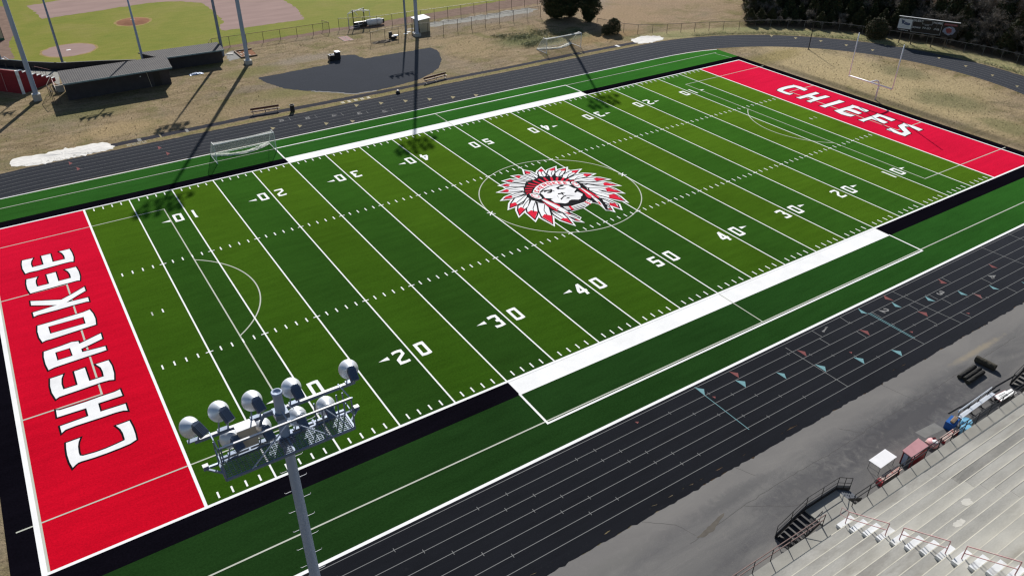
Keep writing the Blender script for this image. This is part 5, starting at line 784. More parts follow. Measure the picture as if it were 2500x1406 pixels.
t = thing('steel_post', 'thin black steel post standing on the tan grass inside the track bend', 'post', (115.55, 46.6, 0))
MB().tube([(0, 0, 0), (.05, .02, 6.8)], .075, 8, True, .05).build('shaft', M['black_steel'], t); MB().lathe([(.22, 0), (.22, .06), (0, .06)], 10).build('base_plate', M['black_steel'], t)

# ------------------------------------------------------------------ goals
def make_goalpost(x, s_, lb):
    t = thing('football_goalpost', lb, 'goalpost', (x, FW/2, 0), 0 if s_ < 0 else math.pi, 'football goalposts')
    # local -x points to the field
    p = MB(); p.tube([(0, 0, 0), (0, 0, 2.05), (-.12, 0, 2.5), (-.5, 0, 2.88), (-1.1, 0, 3.02), (-2.40, 0, 3.05)], .12, 10); p.build('gooseneck', M['white_post'], t, True)
    MB().tube([(-2.4, -3.56, 3.05), (-2.4, 3.56, 3.05)], .105, 10).build('crossbar', M['white_post'], t, True)
    for q in (-1, 1): MB().tube([(-2.4, q*3.56, 3.05), (-2.4, q*3.56, 9.2)], .075, 8).build('upright', M['white_post'], t, True)
    MB().box(-2.42, 3.56, 8.72, -2.40, 3.60, 9.1).build('ribbon', M['red_side'], t)
    return t
make_goalpost(102.98, -1, 'white football goalpost beyond the CHIEFS end zone, on the tan grass')
def make_soccer_goal(x, y, lb, net, netb):
    t = thing('soccer_goal', lb, 'soccer goal', (x, y, 0), 0, 'portable soccer goals'); w, h, d, dt = 7.32, 2.44, 3.0, 1.05
    fr = MB(); fr.tube([(0, 0, 0), (0, 0, h), (w, 0, h), (w, 0, 0)], .06, 8); fr.build('front_frame', M['white_paint'], t)
    for q in (0, w):
        k = MB(); k.tube([(q, 0, h), (q, dt, h)], .035, 8); k.tube([(q, dt, h), (q, d, .04)], .03, 8); k.tube([(q, 0, .04), (q, d, .04)], .035, 8); k.build('side_frame', M['white_paint'], t)
    b = MB(); b.tube([(0, d, .04), (w, d, .04)], .035, 8); b.build('ground_bar', M['white_paint'], t)
    n = MB()
    nx = 24
    prof = [(0.02, h-.03), (dt, h-.10), (dt+.45, 1.75), (d-.9, .95), (d-.35, .4), (d-.1, .05)]
    vs = []; 
    for i in range(nx+1):
        u = i/nx; sag = math.sin(math.pi*u)
        for yy, zz in prof: vs.append((u*w, yy-.25*sag*(1-zz/h), max(.04, zz-.12*sag*(yy > .5)*(zz > .3))))
    k = len(prof); n.add(vs, [(i*k+j, (i+1)*k+j, (i+1)*k+j+1, i*k+j+1) for i in range(nx) for j in range(k-1)])
    for q in (0, w):
        o = [(q, 0, .05)]+[(q, yy, zz) for yy, zz in prof]; n.add(o, [tuple(range(len(o)))])
    n.build('net', net, t)
    r = random.Random(3); m = MB(); vs = []
    for i in range(25):
        u = i/24; s1 = math.sin(math.pi*u); yb = d-.35-1.5*s1*.85
        for j in range(5): vs.append((u*w, yb+.22*j-.2+r.uniform(-.05, .05), .05+.16*math.sin(math.pi*j/4)+r.uniform(0, .06)))
    m.add(vs, [(i*5+j, (i+1)*5+j, (i+1)*5+j+1, i*5+j+1) for i in range(24) for j in range(4)]); m.build('slack_net', netb, t)
    return t
make_soccer_goal(15.48, 53.1, 'white soccer goal on the green sideline turf', M['net'], M['net_base'])
make_soccer_goal(75.4, 68.9, 'white soccer goal on dead grass and weeds by the runway', M['net'], M['net_base'])

# ------------------------------------------------------------------ scoreboard
sx = Vector((.451, -.8925, 0)); ang = math.atan2(sx.y, sx.x)
t = thing('scoreboard', 'black scoreboard reading GUEST and HOME on steel posts behind the track bend', 'scoreboard', (132.26, 41.56, 0), ang)
Wd, Z0, Z1 = 9.72, 2.08, 4.56          # local x along the board, -y faces the field
SB_FLIP = -1
MB().box(0, -.12, Z0, Wd, .12, Z1).build('cabinet', M['score_black'], t)
MB().box(-.03, -.16, Z1, Wd+.03, .14, Z1+.06).build('top_trim', M['score_white'], t)
for x in (.95, 2.9, 6.2, 8.2): MB().bar((x, .05, 0), (x, .05, Z0), .16).build('post', M['fence_post'], t)
yf = -.123
def sbq(x0, z0, x1, z1, m, nm, dy=0): MB().quad((x0, yf-dy, z0), (x1, yf-dy, z0), (x1, yf-dy, z1), (x0, yf-dy, z1)).build(nm, m, t)
sbq(.12, 2.55, 2.28, 4.22, M['score_white'], 'advert_panel')
def sbline(pts, w, m, nm, dy):
    mb = MB(); P = [Vector(p) for p in pts]
    for i in range(len(P)-1):
        d = (P[i+1]-P[i]).normalized(); q = Vector((-d.y, d.x))*w/2; a, b = P[i]-d*w*.3, P[i+1]+d*w*.3
        mb.quad((a.x-q.x, yf-dy, a.y-q.y), (b.x-q.x, yf-dy, b.y-q.y), (b.x+q.x, yf-dy, b.y+q.y), (a.x+q.x, yf-dy, a.y+q.y))
    mb.build(nm, m, t)
def sbpoly(pts, m, nm, dy):
    mb = MB().poly(pts, 0); mb.v = [(x, yf-dy, y) for x, y, _ in mb.v]; mb.f = [f[::1] for f in mb.f]; mb.build(nm, m, t)
sbpoly([(.42, 4.12), (.62, 3.75), (.52, 3.82), (.70, 3.45), (.62, 3.22), (.86, 3.42), (1.0, 3.30), (.98, 3.62), (1.3, 3.72), (.92, 3.80), (1.12, 3.98), (.74, 3.96)], M['ad_blue'], 'advert_wing', .004)
sbpoly([(1.0, 3.42), (1.12, 3.62), (1.3, 3.70), (1.6, 3.62), (1.95, 3.58), (2.05, 3.42), (2.0, 3.25), (1.75, 3.18), (1.3, 3.22), (1.06, 3.28)], M['ad_blue'], 'advert_car', .005)
sbline([(1.2, 3.5), (1.5, 3.55), (1.85, 3.46)], .09, M['ad_glow'], 'advert_detail', .008)
sbline([(.85, 3.05), (1.9, 2.92)], .03, M['ad_glow'], 'advert_detail', .006); sbline([(.5, 2.85), (1.4, 2.8)], .03, M['ad_glow'], 'advert_detail', .006)
for x0, x1, z, hh in ((.25, 2.1, 4.38, .1), (.3, 2.0, 2.32, .2)):                # small illegible line of script
    r = random.Random(int(x1*10)); pts = []; n = 34
    for i in range(n): pts.append((x0+(x1-x0)*i/n, z+r.uniform(-hh, hh)*.5))
    sbline(pts, .05 if hh > .12 else .03, M['score_white'], 'advert_script', .004)
for pts in ([(2.38, 2.2), (2.38, 4.5)], [(2.38, 2.2), (7.05, 2.2)], [(7.05, 2.2), (7.05, 4.5)], [(3.92, 3.72), (3.92, 4.42), (5.45, 4.42), (5.45, 3.72), (3.92, 3.72)]): sbline(pts, .035, M['score_white'], 'panel_line', .004)
def sbtext(s, x, z, size, m=None, shear=.25, dy=.004):
    vs, fs = text_mesh(s, size, shear); mb = MB().add([(x+v.x, yf-dy, z+v.y) for v in vs], fs); mb.build('lettering', m or M['score_white'], t)
sbtext('GUEST', 3.12, 4.15, .50); sbtext('HOME', 6.24, 4.15, .50); sbtext('DOWN', 3.05, 3.0, .42); sbtext('TO GO', 4.70, 3.08, .42); sbtext('QTR.', 6.35, 3.08, .42); sbtext('CLOCK', 4.70, 3.52, .20); sbtext(':', 4.70, 4.10, .42, M['ad_red'])
# right-hand panel: pale glow with a red badge
sbpoly(blobpoly(8.35, 3.12, .95, .72, 28, .06, 4), M['ad_glow'], 'badge_glow', .004)
sbpoly(blobpoly(8.30, 3.20, .48, .46, 18, .14, 5), M['ad_red'], 'badge', .008)
sbpoly([(7.3, 3.95), (9.4, 3.98), (9.3, 4.3), (7.4, 4.3)], M['ad_red'], 'badge_banner', .005)
sbline([(7.5, 4.12), (7.9, 4.2), (8.3, 4.1), (8.8, 4.18), (9.2, 4.12)], .06, M['ad_glow'], 'badge_script', .009)
sbline([(8.0, 3.5), (8.3, 3.72), (8.6, 3.5)], .06, M['score_white'], 'badge_detail', .012); sbline([(8.0, 2.75), (8.6, 2.72)], .08, M['ad_red'], 'badge_detail', .010)
# ------------------------------------------------------------------ fences
def fence(name, label, pts, h, post, rail, meshm, step=3.0, r=.04, low=False, group='chain-link fences', tops=None):
    x0, y0 = pts[0][0], pts[0][1]; t = thing(name, label, 'fence', (x0, y0, 0), 0, group)
    P = [Vector((p[0]-x0, p[1]-y0, 0)) for p in pts]; rl = MB(); w = MB(); U = Vector((0, 0, h))
    for i in range(len(P)-1):
        a, b = P[i], P[i+1]; n = max(1, round((b-a).length/step))
        for j in range(n+(1 if i == len(P)-2 else 0)):
            p = a.lerp(b, j/n); MB().tube([p, p+U*1.01], r, 6).build('post', post, t)
        rl.tube([a+U, b+U], r*.9, 6)
        if low: rl.tube([a+Vector((0, 0, .08)), b+Vector((0, 0, .08))], r*.6, 6)
        w.quad(a, b, b+U, a+U)
    rl.build('top_rail', rail, t); w.build('wire_mesh', meshm, t); return t
fence('wire_fence', 'chain-link fence with rusty red top rail running from the short dugout', [(27.3, 99.9), (28.2, 101.6), (37, 101.3), (49.3, 101.2)], 1.8, M['fence_post'], M['rust_rail'], M['chain'], 3.05)
fence('wire_fence', 'chain-link fence end return with rusty top rail by the gate gap', [(48.8, 103.2), (49.3, 101.2)], 1.8, M['fence_post'], M['rust_rail'], M['chain'], 2.0)
fence('wire_fence', 'chain-link outfield fence with pale top rail behind the batting cage', [(51.4, 101.7), (53, 100.9), (58.1, 99.4), (64.2, 99.3), (72.8, 98.7), (87.5, 98.4), (97, 98.2)], 2.1, M['fence_post'], M['pale_rail'], M['chain'], 2.95)
fence('wire_fence', 'thin wire fence between the beige shed and the throwing pad', [(52.4, 89.8), (55.5, 90.6), (61.0, 90.9), (66.8, 89.6), (75.7, 89.4), (88.7, 89.8)], 2.1, M['fence_post'], M['fence_post'], M['chain'], 2.95)
fence('wire_fence', 'thin wire fence along the edge of the brown rough field', [(93.4, 77.9), (95.2, 72.2), (96.9, 70.2), (101.7, 67.6), (106.8, 65.6), (112, 63.4), (114.7, 62.0), (117.7, 60.8)], 1.64, M['fence_post'], M['fence_post'], M['chain'], 2.75)
fence('wire_fence', 'dark chain-link fence curving in front of the wood', [(117.7, 60.8), (120.3, 59.4), (123, 57.6), (125.4, 55.7), (127.3, 53.2), (129.3, 51.0), (131.2, 47.3), (132.9, 43.0), (134.2, 39.8), (135.3, 37.1), (136.2, 34.0), (136.9, 31), (137.8, 28.2), (138.1, 25.2), (138.3, 20), (137.8, 14)], 1.64, M['fence_gray'], M['fence_gray'], M['chain_dark'], 2.8)

# ------------------------------------------------------------------ dugouts
def gable(name, label, fl, fr, br_, bl_, z, base, thick=.14, wall_in=.25, front_in=1.9, zb=None):
    x0, y0 = fl[0], fl[1]; t = thing(name, label, 'dugout', (x0, y0, 0), 0, 'flat-roofed dugout buildings'); zb = zb or z
    L = lambda p, zz: (p[0]-x0, p[1]-y0, zz)
    top = [L(fl, z), L(fr, z), L(br_, zb), L(bl_, zb)]; bot = [(a, b, c-thick) for a, b, c in top]
    MB().add(top+bot, [(0, 1, 2, 3), (7, 6, 5, 4), (0, 4, 5, 1), (1, 5, 6, 2), (2, 6, 7, 3), (3, 7, 4, 0)]).build('roof', M['roof_metal'], t)
    a, b = Vector(L(fl, z)), Vector(L(fr, z)); MB().bar(a+Vector((0, -.03, -.09)), b+Vector((0, -.03, -.09)), .05, .2).build('eave_trim', M['eave'], t)
    W_ = [L((fl[0]+wall_in, fl[1]+front_in), 0), L((fr[0]-wall_in, fr[1]+front_in), 0), L((br_[0]-wall_in, br_[1]-.3), 0), L((bl_[0]+wall_in, bl_[1]-.3), 0)]
    zt = min(z, zb)-thick-.004
    vs = W_+[(p[0], p[1], zt) for p in W_]; MB().add(vs, [(0, 1, 5, 4), (1, 2, 6, 5), (2, 3, 7, 6), (3, 0, 4, 7)]).build('wall', M['dark_wall'], t)
    return t, L
t, L = gable('dugout', 'long dark dugout with a grey ribbed metal roof beside the red bleacher wall', (3.45, 84.9), (18.2, 84.8), (18.75, 91.2), (3.6, 91.7), 3.02, 0)
MB().tube([(11.6, 1.75, 0), (11.3, 1.72, 2.6)], .035, 6).build('downpipe', M['pale_rail'], t)
MB().box(10.3, 1.80, 1.75, 10.45, 1.88, 1.9).build('wall_lamp', M['white_paint'], t)
MB().box(12.1, 1.80, .02, 13.1, 1.88, 2.1).build('door', M['black_steel'], t)
t, L = gable('dugout', 'short dark dugout with a grey ribbed metal roof stepped behind the long one', (18.3, 92.9), (27.95, 92.5), (28.2, 97.4), (15.8, 98.0), 2.25, 0, front_in=1.0)
MB().box(8.2, .95, .02, 9.1, 1.02, 1.9).build('door', M['black_steel'], t)
t = thing('tarp_heap', 'crumpled pale tarp heap in the shade behind the short dugout', 'tarp', (22.3, 89.4, 0))
r = random.Random(5); mb = MB(); n = 14
vs = [(i*.16-1.1+r.uniform(-.05, .05), j*.14-.5+r.uniform(-.05, .05), max(0.01, .22*math.sin(math.pi*i/13)*math.sin(math.pi*j/7)+r.uniform(0, .09))) for i in range(14) for j in range(8)]
mb.add(vs, [(i*8+j, (i+1)*8+j, (i+1)*8+j+1, i*8+j+1) for i in range(13) for j in range(7)]).build('sheet', M['galv'], t)
t = thing('concrete_bin_wall', 'low concrete wall with a red top rail at the corner of the long dugout', 'wall', (2.68, 91.6, 0))
mb = MB(); mb.box(0, -.1, 0, 1.1, .05, 1.0); mb.box(0, .05, 0, .12, 4.4, .35); mb.build('wall_block', M['concrete_plain'], t)
mb = MB(); mb.tube([(0, 4.4, .95), (0, 0, 1.15), (1.15, -.02, 1.15)], .05, 8); mb.build('rail', M['rail_red'], t)

# ------------------------------------------------------------------ baseball bleachers, backstop
t = thing('baseball_bleachers', 'red-walled concrete bleachers with white step caps at the edge of the ballpark', 'bleachers', (3.3, 97.6, 0))
d = Vector((-4.65, -3.9, 0)); Ln = d.length; d.normalize(); rw = Vector((-.643, .766, 0)); nst = 8; st = Ln/nst
wall = MB(); cap = MB(); tier = MB(); WID = 13.0
for i in range(nst):
    a = d*(st*i); b = d*(st*(i+1)); z = .55+i*.385; o = Vector((0, 0, z)); th = rw*.28
    wall.add([a, b, b+rw*.28, a+rw*.28, a+o, b+o, b+th+o, a+th+o], [(0, 1, 5, 4), (1, 2, 6, 5), (2, 3, 7, 6), (3, 0, 4, 7), (4, 5, 6, 7)])
    o2 = Vector((0, 0, z+.003)); e = Vector((0, 0, .06)); k = rw*-.05
    cap.add([a+k+o2, b+k+o2, b+th+o2, a+th+o2, a+k+o2+e, b+k+o2+e, b+th+o2+e, a+th+o2+e], [(4, 5, 6, 7), (0, 1, 5, 4), (1, 2, 6, 5), (2, 3, 7, 6), (3, 0, 4, 7)])
    o3 = Vector((0, 0, z-.25)); s_ = rw*.285; e_ = rw*WID
    tier.add([a+s_+o3, b+s_+o3, b+e_+o3, a+e_+o3, a+s_, b+s_, b+e_, a+e_], [(0, 1, 2, 3), (0, 3, 7, 4), (3, 2, 6, 7), (2, 1, 5, 6)])
tier.build('seating_tier', M['concrete_plain'], t)
wall.build('side_wall', M['red_wall'], t); cap.build('step_cap', M['white_step'], t)
W1 = d*Ln; H1_ = .55+7*.385+.12
bw_ = MB(); q = Vector((.766, .643, 0))*-.25
bw_.add([W1+rw*.3, W1+rw*WID, W1+rw*WID+q, W1+rw*.3+q]+[p+Vector((0, 0, H1_)) for p in (W1+rw*.3, W1+rw*WID, W1+rw*WID+q, W1+rw*.3+q)], [(0, 1, 5, 4), (1, 2, 6, 5), (2, 3, 7, 6), (3, 0, 4, 7), (4, 5, 6, 7)]).build('back_wall', M['red_wall'], t)
pl = MB(); pl.bar(W1+q*.6+rw*-.02, W1+q*.6+rw*-.02+Vector((0, 0, H1_+.08)), .42, .42); pl.build('corner_pillar', M['white_step'], t)
MB().tube([W1+rw*2.8+q*1.3+Vector((0, 0, .2)), W1+rw*2.8+q*1.3+Vector((0, 0, 2.9))], .04, 6).build('wall_pipe', M['rail_red'], t)
for i in range(7):
    p = rw*(.8+1.75*i)+Vector((.35, .3, .3)); MB().tube([p, p+Vector((0, 0, 1.3))], .03, 6).build('front_post', M['black_steel'], t)
for i in range(4):
    p = d*(st*(.3+i*1.1))+rw*.35; z = .5+i*1.1*.385; MB().tube([p+Vector((0, 0, z)), p+Vector((0, 0, z+1.25))], .03, 6).build('rail_post', M['black_steel'], t)
rl = MB(); rl.tube([d*(st*.3)+rw*.35+Vector((0, 0, 1.75)), d*(st*3.6)+rw*.35+Vector((0, 0, 3.02))], .03, 6); rl.build('stair_rail', M['rail_red'], t)
struct(MB().poly([(-9.5, 113), (.5, 106.6), (3.2, 104.9), (4.6, 103.5), (4.2, 101.5), (3.55, 95.2), (3.55, 93.6), (2.9, 97.3), (-6, 108)], .016).build('concrete_pavement', M['concrete_walk']))
t = thing('backstop_wall', 'low black padded backstop wall behind the home plate circle', 'wall', (-3.2, 110.9, 0))
P = [(-4, 3.6), (0, 0), (3.9, -4.0), (8.0, -7.3), (14.2, -9.8), (18.6, -12.0)]; mb = MB(); net = MB()
for i in range(len(P)-1):
    a = Vector((*P[i], 0)); b = Vector((*P[i+1], 0)); mb.bar(a+Vector((0, 0, .5)), b+Vector((0, 0, .5)), .25, 1.0); net.quad(a+Vector((0, 0, 1.0)), b+Vector((0, 0, 1.0)), b+Vector((0, 0, 2.6)), a+Vector((0, 0, 2.6)))
mb.build('padding', M['black_pad'], t)
mb = MB(); mb.poly([(-4, 3.7), (.05, .1), (3.95, -3.9), (8.05, -7.2), (14.2, -9.7), (13.4, -11.6), (7.6, -8.9), (3.4, -5.2), (-.6, -1.4), (-4.8, 2.4)], .022); mb.build('shade_strip', M['black_pad'], t)  # black ground sheet standing in for the shaded strip along the backstop
MB().tube([(-2.3, 2.1, 1.03), (0, .02, 1.03), (.9, -.9, 1.45), (1.4, -1.4, 1.03), (3.9, -4.0, 1.03)], .05, 6).build('wall_cap', M['galv'], t)
fence('wire_fence', 'short brown wire fence between the bleacher wall and the long dugout', [(2.6, 93.6), (1.6, 89.6), (1.9, 85.9), (2.6, 85.9)], 1.9, M['fence_post'], M['fence_post'], M['chain_dark'], 2.4)
t = thing('equipment_shelter', 'small shelter with a pale panel and green base at the edge of the infield', 'shelter', (-2.6, 127.0, 0))
mb = MB(); mb.box(0, 0, .35, 1.25, .12, 2.0); mb.build('front_panel', M['beige'], t); mb = MB(); mb.box(0, -.02, 0, 1.25, .14, .345); mb.build('base', simple('green_base', (.06, .18, .1)), t)
mb = MB(); mb.bar((1.27, 0, 0), (1.27, .0, 2.2), .08); mb.bar((-.03, 0, 0), (-.03, 0, 2.2), .08); mb.bar((1.27, .1, 2.2), (1.0, 6, 2.6), .1); mb.build('frame', M['black_steel'], t)

# ------------------------------------------------------------------ things along the far side
t = thing('timber_frame_box', 'timber-edged dirt box with scattered bricks behind the floodlight footing', 'planter', (30.8, 94, 0))
mb = MB(); mb.box(0, -.1, .01, 2.7, .1, .22); mb.build('edge_board', M['wood'], t); mb = MB(); mb.box(0, .1, .01, .2, 4.2, .22); mb.build('edge_board', M['wood'], t); mb = MB(); mb.box(.2, 4.0, .01, 3.0, 4.2, .24); mb.build('edge_board', M['wood'], t)
MB().poly([(.2, .1), (2.7, .1), (2.9, 4.0), (.2, 4.0)], .05).build('dirt_bed', M['mound'], t)
r = random.Random(9)
mb = MB()
for i in range(9): a, b = r.uniform(.4, 1.6), r.uniform(.4, 3.6); mb.box(a, b, .052, a+.3, b+.18, .13)
mb.build('brick', M['pale_rail'], t)
tag(MB().lathe([(.55, .0), (.6, .05), (.55, .09), (0, .1)], 12, Matrix.Translation((29.9, 97.3, .01))).build('stone_slab', M['concrete_plain']), 'round pale stone slab lying by the dugout corner', 'slab')
def bench(x, y, w, ang_, lb):
    t = thing('team_bench', lb, 'bench', (x, y, 0), ang_, 'dark red benches by the running track')
    MB().box(0, -.18, .43, w, .18, .48).build('seat', M['wood_dark'], t)
    MB().box(0, .20, .60, w, .24, .88).build('backrest', M['wood_dark'], t)
    for q in (.25, w/2, w-.25):
        k = MB(); k.bar((q, -.18, 0), (q, -.18, .43), .05); k.bar((q, .16, 0), (q, .24, .86), .05); k.bar((q, -.3, .02), (q, .3, .02), .05); k.bar((q, -.18, .41), (q, .2, .41), .05); k.build('leg', M['fence_gray'], t)
bench(24.0, 67.05, 3.9, -.12, 'dark red bench beside the black trash barrel')
bench(50.5, 66.1, 4.3, .16, 'dark red bench at the corner of the black throwing pad')
t = thing('trash_barrel', 'black trash barrel standing beside the dark red bench', 'trash can', (29.3, 65.35, 0))
MB().lathe([(0, 0), (.30, 0), (.32, .1), (.30, .4), (.33, .44), (.30, .5), (.32, .95), (.34, 1.0), (.30, 1.0), (.28, .6), (0, .55)], 18).build('drum', M['black_plastic'], t)
t = thing('sandbag', 'small black bag lying on the grass by the runway', 'bag', (45.1, 64.3, 0))
MB().lathe([(0, 0), (.3, .02), (.36, .15), (.28, .32), (.1, .42), (.13, .5), (0, .5)], 9).build('sack', M['black_plastic'], t)
t = thing('equipment_bin', 'black open equipment bin with a taller box end, on the edge of the throwing pad', 'bin', (42.6, 84.3, 0))
mb = MB()
for b_ in ((0, 0, .12, 1.15, .08, .95), (0, .9, .12, 1.15, .98, .95), (0, .08, .12, .08, .9, .95), (0, .08, .12, 1.15, .9, .2)): mb.box(*b_)
mb.build('body', M['black_plastic'], t); MB().box(1.15, 0, .12, 1.85, .98, 1.28).build('tall_box', M['black_plastic'], t); MB().box(1.12, -.03, 1.283, 1.88, 1.01, 1.34).build('lid', M['galv_dark'], t)
mb = MB(); r = random.Random(2)
for i in range(7): a, b = r.uniform(.1, .85), r.uniform(.1, .7); mb.box(a, b, .205, a+.2, b+.15, .75+r.uniform(0, .35))
mb.build('contents', M['galv_dark'], t)
for q in (.25, 1.6): MB().tube([(q, -.05, .13), (q, 1.03, .13)], .13, 10).build('wheel', M['black_steel'], t)
t = thing('folded_chair_heap', 'black upholstered seat dumped with a pale cushion by the dug earth', 'chair', (56.8, 90.6, 0), .3)
MB().bar((0, .2, .35), (1.0, .2, .35), .9, .5).build('seat', M['black_pad'], t); mb = MB(); mb.add([(-.1, .5, .2), (1.0, .6, .2), (.75, .75, 1.15), (.1, .7, 1.2), (-.1, .66, .2), (1.0, .78, .2), (.75, .9, 1.15), (.1, .85, 1.2)], [(0, 1, 2, 3), (7, 6, 5, 4), (0, 4, 5, 1), (1, 5, 6, 2), (2, 6, 7, 3), (3, 7, 4, 0)]); mb.build('backrest', M['black_pad'], t)
MB().lathe([(0, .58), (.42, .6), (.5, .68), (.4, .78), (0, .8)], 12, Matrix.Translation((1.0, 0, -.1))).build('cushion', M['galv'], t)
r = random.Random(12); mb = MB()
pts = blobpoly(54.9, 90.2, 2.2, .9, 26, .12, 3); k = len(pts); rings = []
for t_, h in ((1, .012), (.75, .12), (.45, .2), (.15, .12)): rings += [(54.9+(x-54.9)*t_, 90.2+(y-90.2)*t_, h+r.uniform(-.05, .08)*(t_ < 1)) for x, y in pts]
mb.add(rings, [(j*k+i, j*k+(i+1) % k, (j+1)*k+(i+1) % k, (j+1)*k+i) for j in range(3) for i in range(k)]+[tuple(3*k+i for i in range(k))])
struct(mb.build('dirt_mound', M['earth']), 'stuff')
t = thing('shed', 'small beige sheet-metal shed with a sloping roof and open front', 'shed', (62.9, 92.0, 0))
mb = MB(); mb.box(.3, 0, 0, 2.4, .08, 2.3); mb.box(2.32, .08, 0, 2.4, 2.5, 2.3); mb.box(.3, 2.42, 0, 2.32, 2.5, 2.1); mb.build('wall', M['beige'], t)
MB().add([(-.15, -.15, 2.22), (2.55, -.15, 2.42), (2.55, 2.7, 2.42), (-.15, 2.7, 2.22), (-.15, -.15, 2.30), (2.55, -.15, 2.50), (2.55, 2.7, 2.50), (-.15, 2.7, 2.30)], [(3, 2, 1, 0), (4, 5, 6, 7), (0, 1, 5, 4), (1, 2, 6, 5), (2, 3, 7, 6), (3, 0, 4, 7)]).build('roof', M['white_step'], t)
for q in (.05, 2.45): MB().bar((.0, q, 0), (.0, q, 2.2), .08).build('front_post', M['fence_post'], t)
mb = MB()
for i in range(7): mb.bar((.34+.3*i, -.012, 0), (.34+.3*i, -.012, 2.28), .02, .02)
mb.build('siding_rib', M['pale_rail'], t)
t = thing('paper_scraps', 'torn white sheet lying on bare earth beside the shed', 'sheet', (61.3, 93.2, 0))
r = random.Random(8); mb = MB()
for i in range(3):
    p = blobpoly(i*.9-.6, r.uniform(-.5, .4), .45, .32, 7, .2, i); mb.poly(p, .03+.02*i)
mb.build('scrap', M['white_step'], t)
t = thing('tarp_roll', 'long white rolled field cover with black end caps lying along the outfield fence', 'tarp roll', (54.2, 101.55, 0), -.05)
MB().lathe([(.0, 2.55), (.46, 2.55), (.50, 2.7), (.60, 3.2), (.62, 5.2), (.5, 5.7), (.0, 5.72)], 20, Matrix.Translation((0, 0, .64)) @ Matrix.Rotation(math.pi/2, 4, 'Y')).build('cover', M['white_step'], t, True)
MB().lathe([(.0, .2), (.5, .2), (.52, 2.54), (.0, 2.54)], 18, Matrix.Translation((0, 0, .54)) @ Matrix.Rotation(math.pi/2, 4, 'Y')).build('core', M['black_plastic'], t)
MB().lathe([(.0, 5.72), (.42, 5.72), (.46, 6.05), (.2, 6.15), (.0, 6.15)], 18, Matrix.Translation((0, 0, .64)) @ Matrix.Rotation(math.pi/2, 4, 'Y')).build('end_cap', M['black_plastic'], t)
t = thing('batting_cage', 'white pipe batting cage with dark corner poles by the gate gap', 'batting cage', (53.2, 101.0, 0))
for p in ((1.1, .6), (3.45, .95)): MB().tube([(p[0], p[1], 0), (p[0], p[1], 3.25)], .09, 8).build('corner_pole', M['black_steel'], t)
mb = MB()
for a, b in (((0, .3, 2.75), (3.0, 1.2, 3.0)), ((3.0, 1.2, 3.0), (4.4, .4, 2.8)), ((0, .3, 2.75), (1.1, .6, 3.2)), ((1.1, .6, 3.2), (4.4, .4, 2.8)), ((3.45, .95, 3.25), (1.1, .6, 3.0)), ((0, .1, .12), (4.4, .3, .25)), ((.2, -.1, .5), (4.4, .1, .75)), ((0, .1, .12), (0, .3, 2.75)), ((4.4, .3, .25), (4.4, .4, 2.8)), ((1.9, 0, .2), (1.9, .0, .9)), ((4.0, .2, .2), (4.0, .1, .9)), ((1.5, .7, 2.9), (1.9, .3, 2.3)), ((3.0, 1.1, 2.9), (3.6, .7, 2.5))): mb.tube([a, b], .05, 6)
mb.build('pipe_frame', M['white_paint'], t)
mb = MB(); mb.quad((0, .3, .1), (1.1, .6, .1), (1.1, .6, 3.2), (0, .3, 2.75)); mb.quad((1.1, .6, .1), (3.45, .95, .1), (3.45, .95, 3.2), (1.1, .6, 3.2)); mb.quad((3.45, .95, .1), (4.4, .4, .1), (4.4, .4, 2.8), (3.45, .95, 3.2)); mb.build('netting', M['chain_dark'], t)
t = thing('ground_mat', 'pale mat with faded red stripes lying on the dry grass', 'mat', (49.2, 94.1, 0))
MB().box(0, 0, .008, 1.85, 3.1, .03).build('sheet', M['patch'], t)
for i in range(4): MB().box(.05, .1+i*.78, .034, 1.8, .5+i*.78, .04).build('stripe', M['faded_red'], t)

# ------------------------------------------------------------------ home grandstand
ZW = 1.2; YE = -22.93; Y1 = -23.80; RISE = .43; TREAD = .78; SX0, SX1 = 8.0, 84.0
t = gs = thing('grandstand', 'pale weathered concrete grandstand with wide seating steps and a white-stepped aisle', 'grandstand', (SX0, YE, 0))
def LX(x, y, z): return (x-SX0, y-YE, z)
def lbox(mb, x0, y0, z0, x1, y1, z1): mb.box(x0-SX0, y0-YE, z0, x1-SX0, y1-YE, z1)
mb = MB(); lbox(mb, SX0, Y1+.003, ZW-.18, SX1, YE, ZW); lbox(mb, SX0, YE-.25, 0, SX1, YE-.05, ZW-.18); mb.build('walkway', M['concrete_walk'], t)
for x0, x1 in ((30.95, 33.95), (57.65, 60.65)): mb = MB(); lbox(mb, x0, YE+.002, ZW-.18, x1, -21.52, ZW-.002); mb.build('landing', M['concrete_walk'], t)
mb = MB(); rc = random.Random(31)
joints = [SX0, 39.62, 54.9, 70.1, SX1]
for n in range(20):
    z = ZW+RISE*(n+1); y0 = Y1-TREAD*n; y1 = y0-TREAD
    for j in range(4):
        a, b = joints[j]+(.012 if j else 0), joints[j+1]-(.012 if j < 3 else 0); dz = .012 if j % 2 else 0; mb.cur = rc.choices((0, 1, 2), (.4, .1, .5) if j == 0 else ((.35, .5, .15) if 3 < n < 9 else (.5, .3, .2)))[0]
        lbox(mb, a, y1+.002, z-RISE-.0, b, y0, z-dz)
mb.build('seating_step', [M['concrete'], M['concrete_b'], M['concrete_c']], t)
nose = MB()                                                            # worn paler front edge of every step
for n in range(20):
    z = ZW+RISE*(n+1); y0 = Y1-TREAD*n
    lbox(nose, SX0, y0-.05, z+.001, SX1, y0+.004, z+.004)
nose.build('step_nosing', simple('step_nosing', (.56, .54, .46), .85, .2, .8, True), t)
AX0, AX1 = 31.48, 32.80
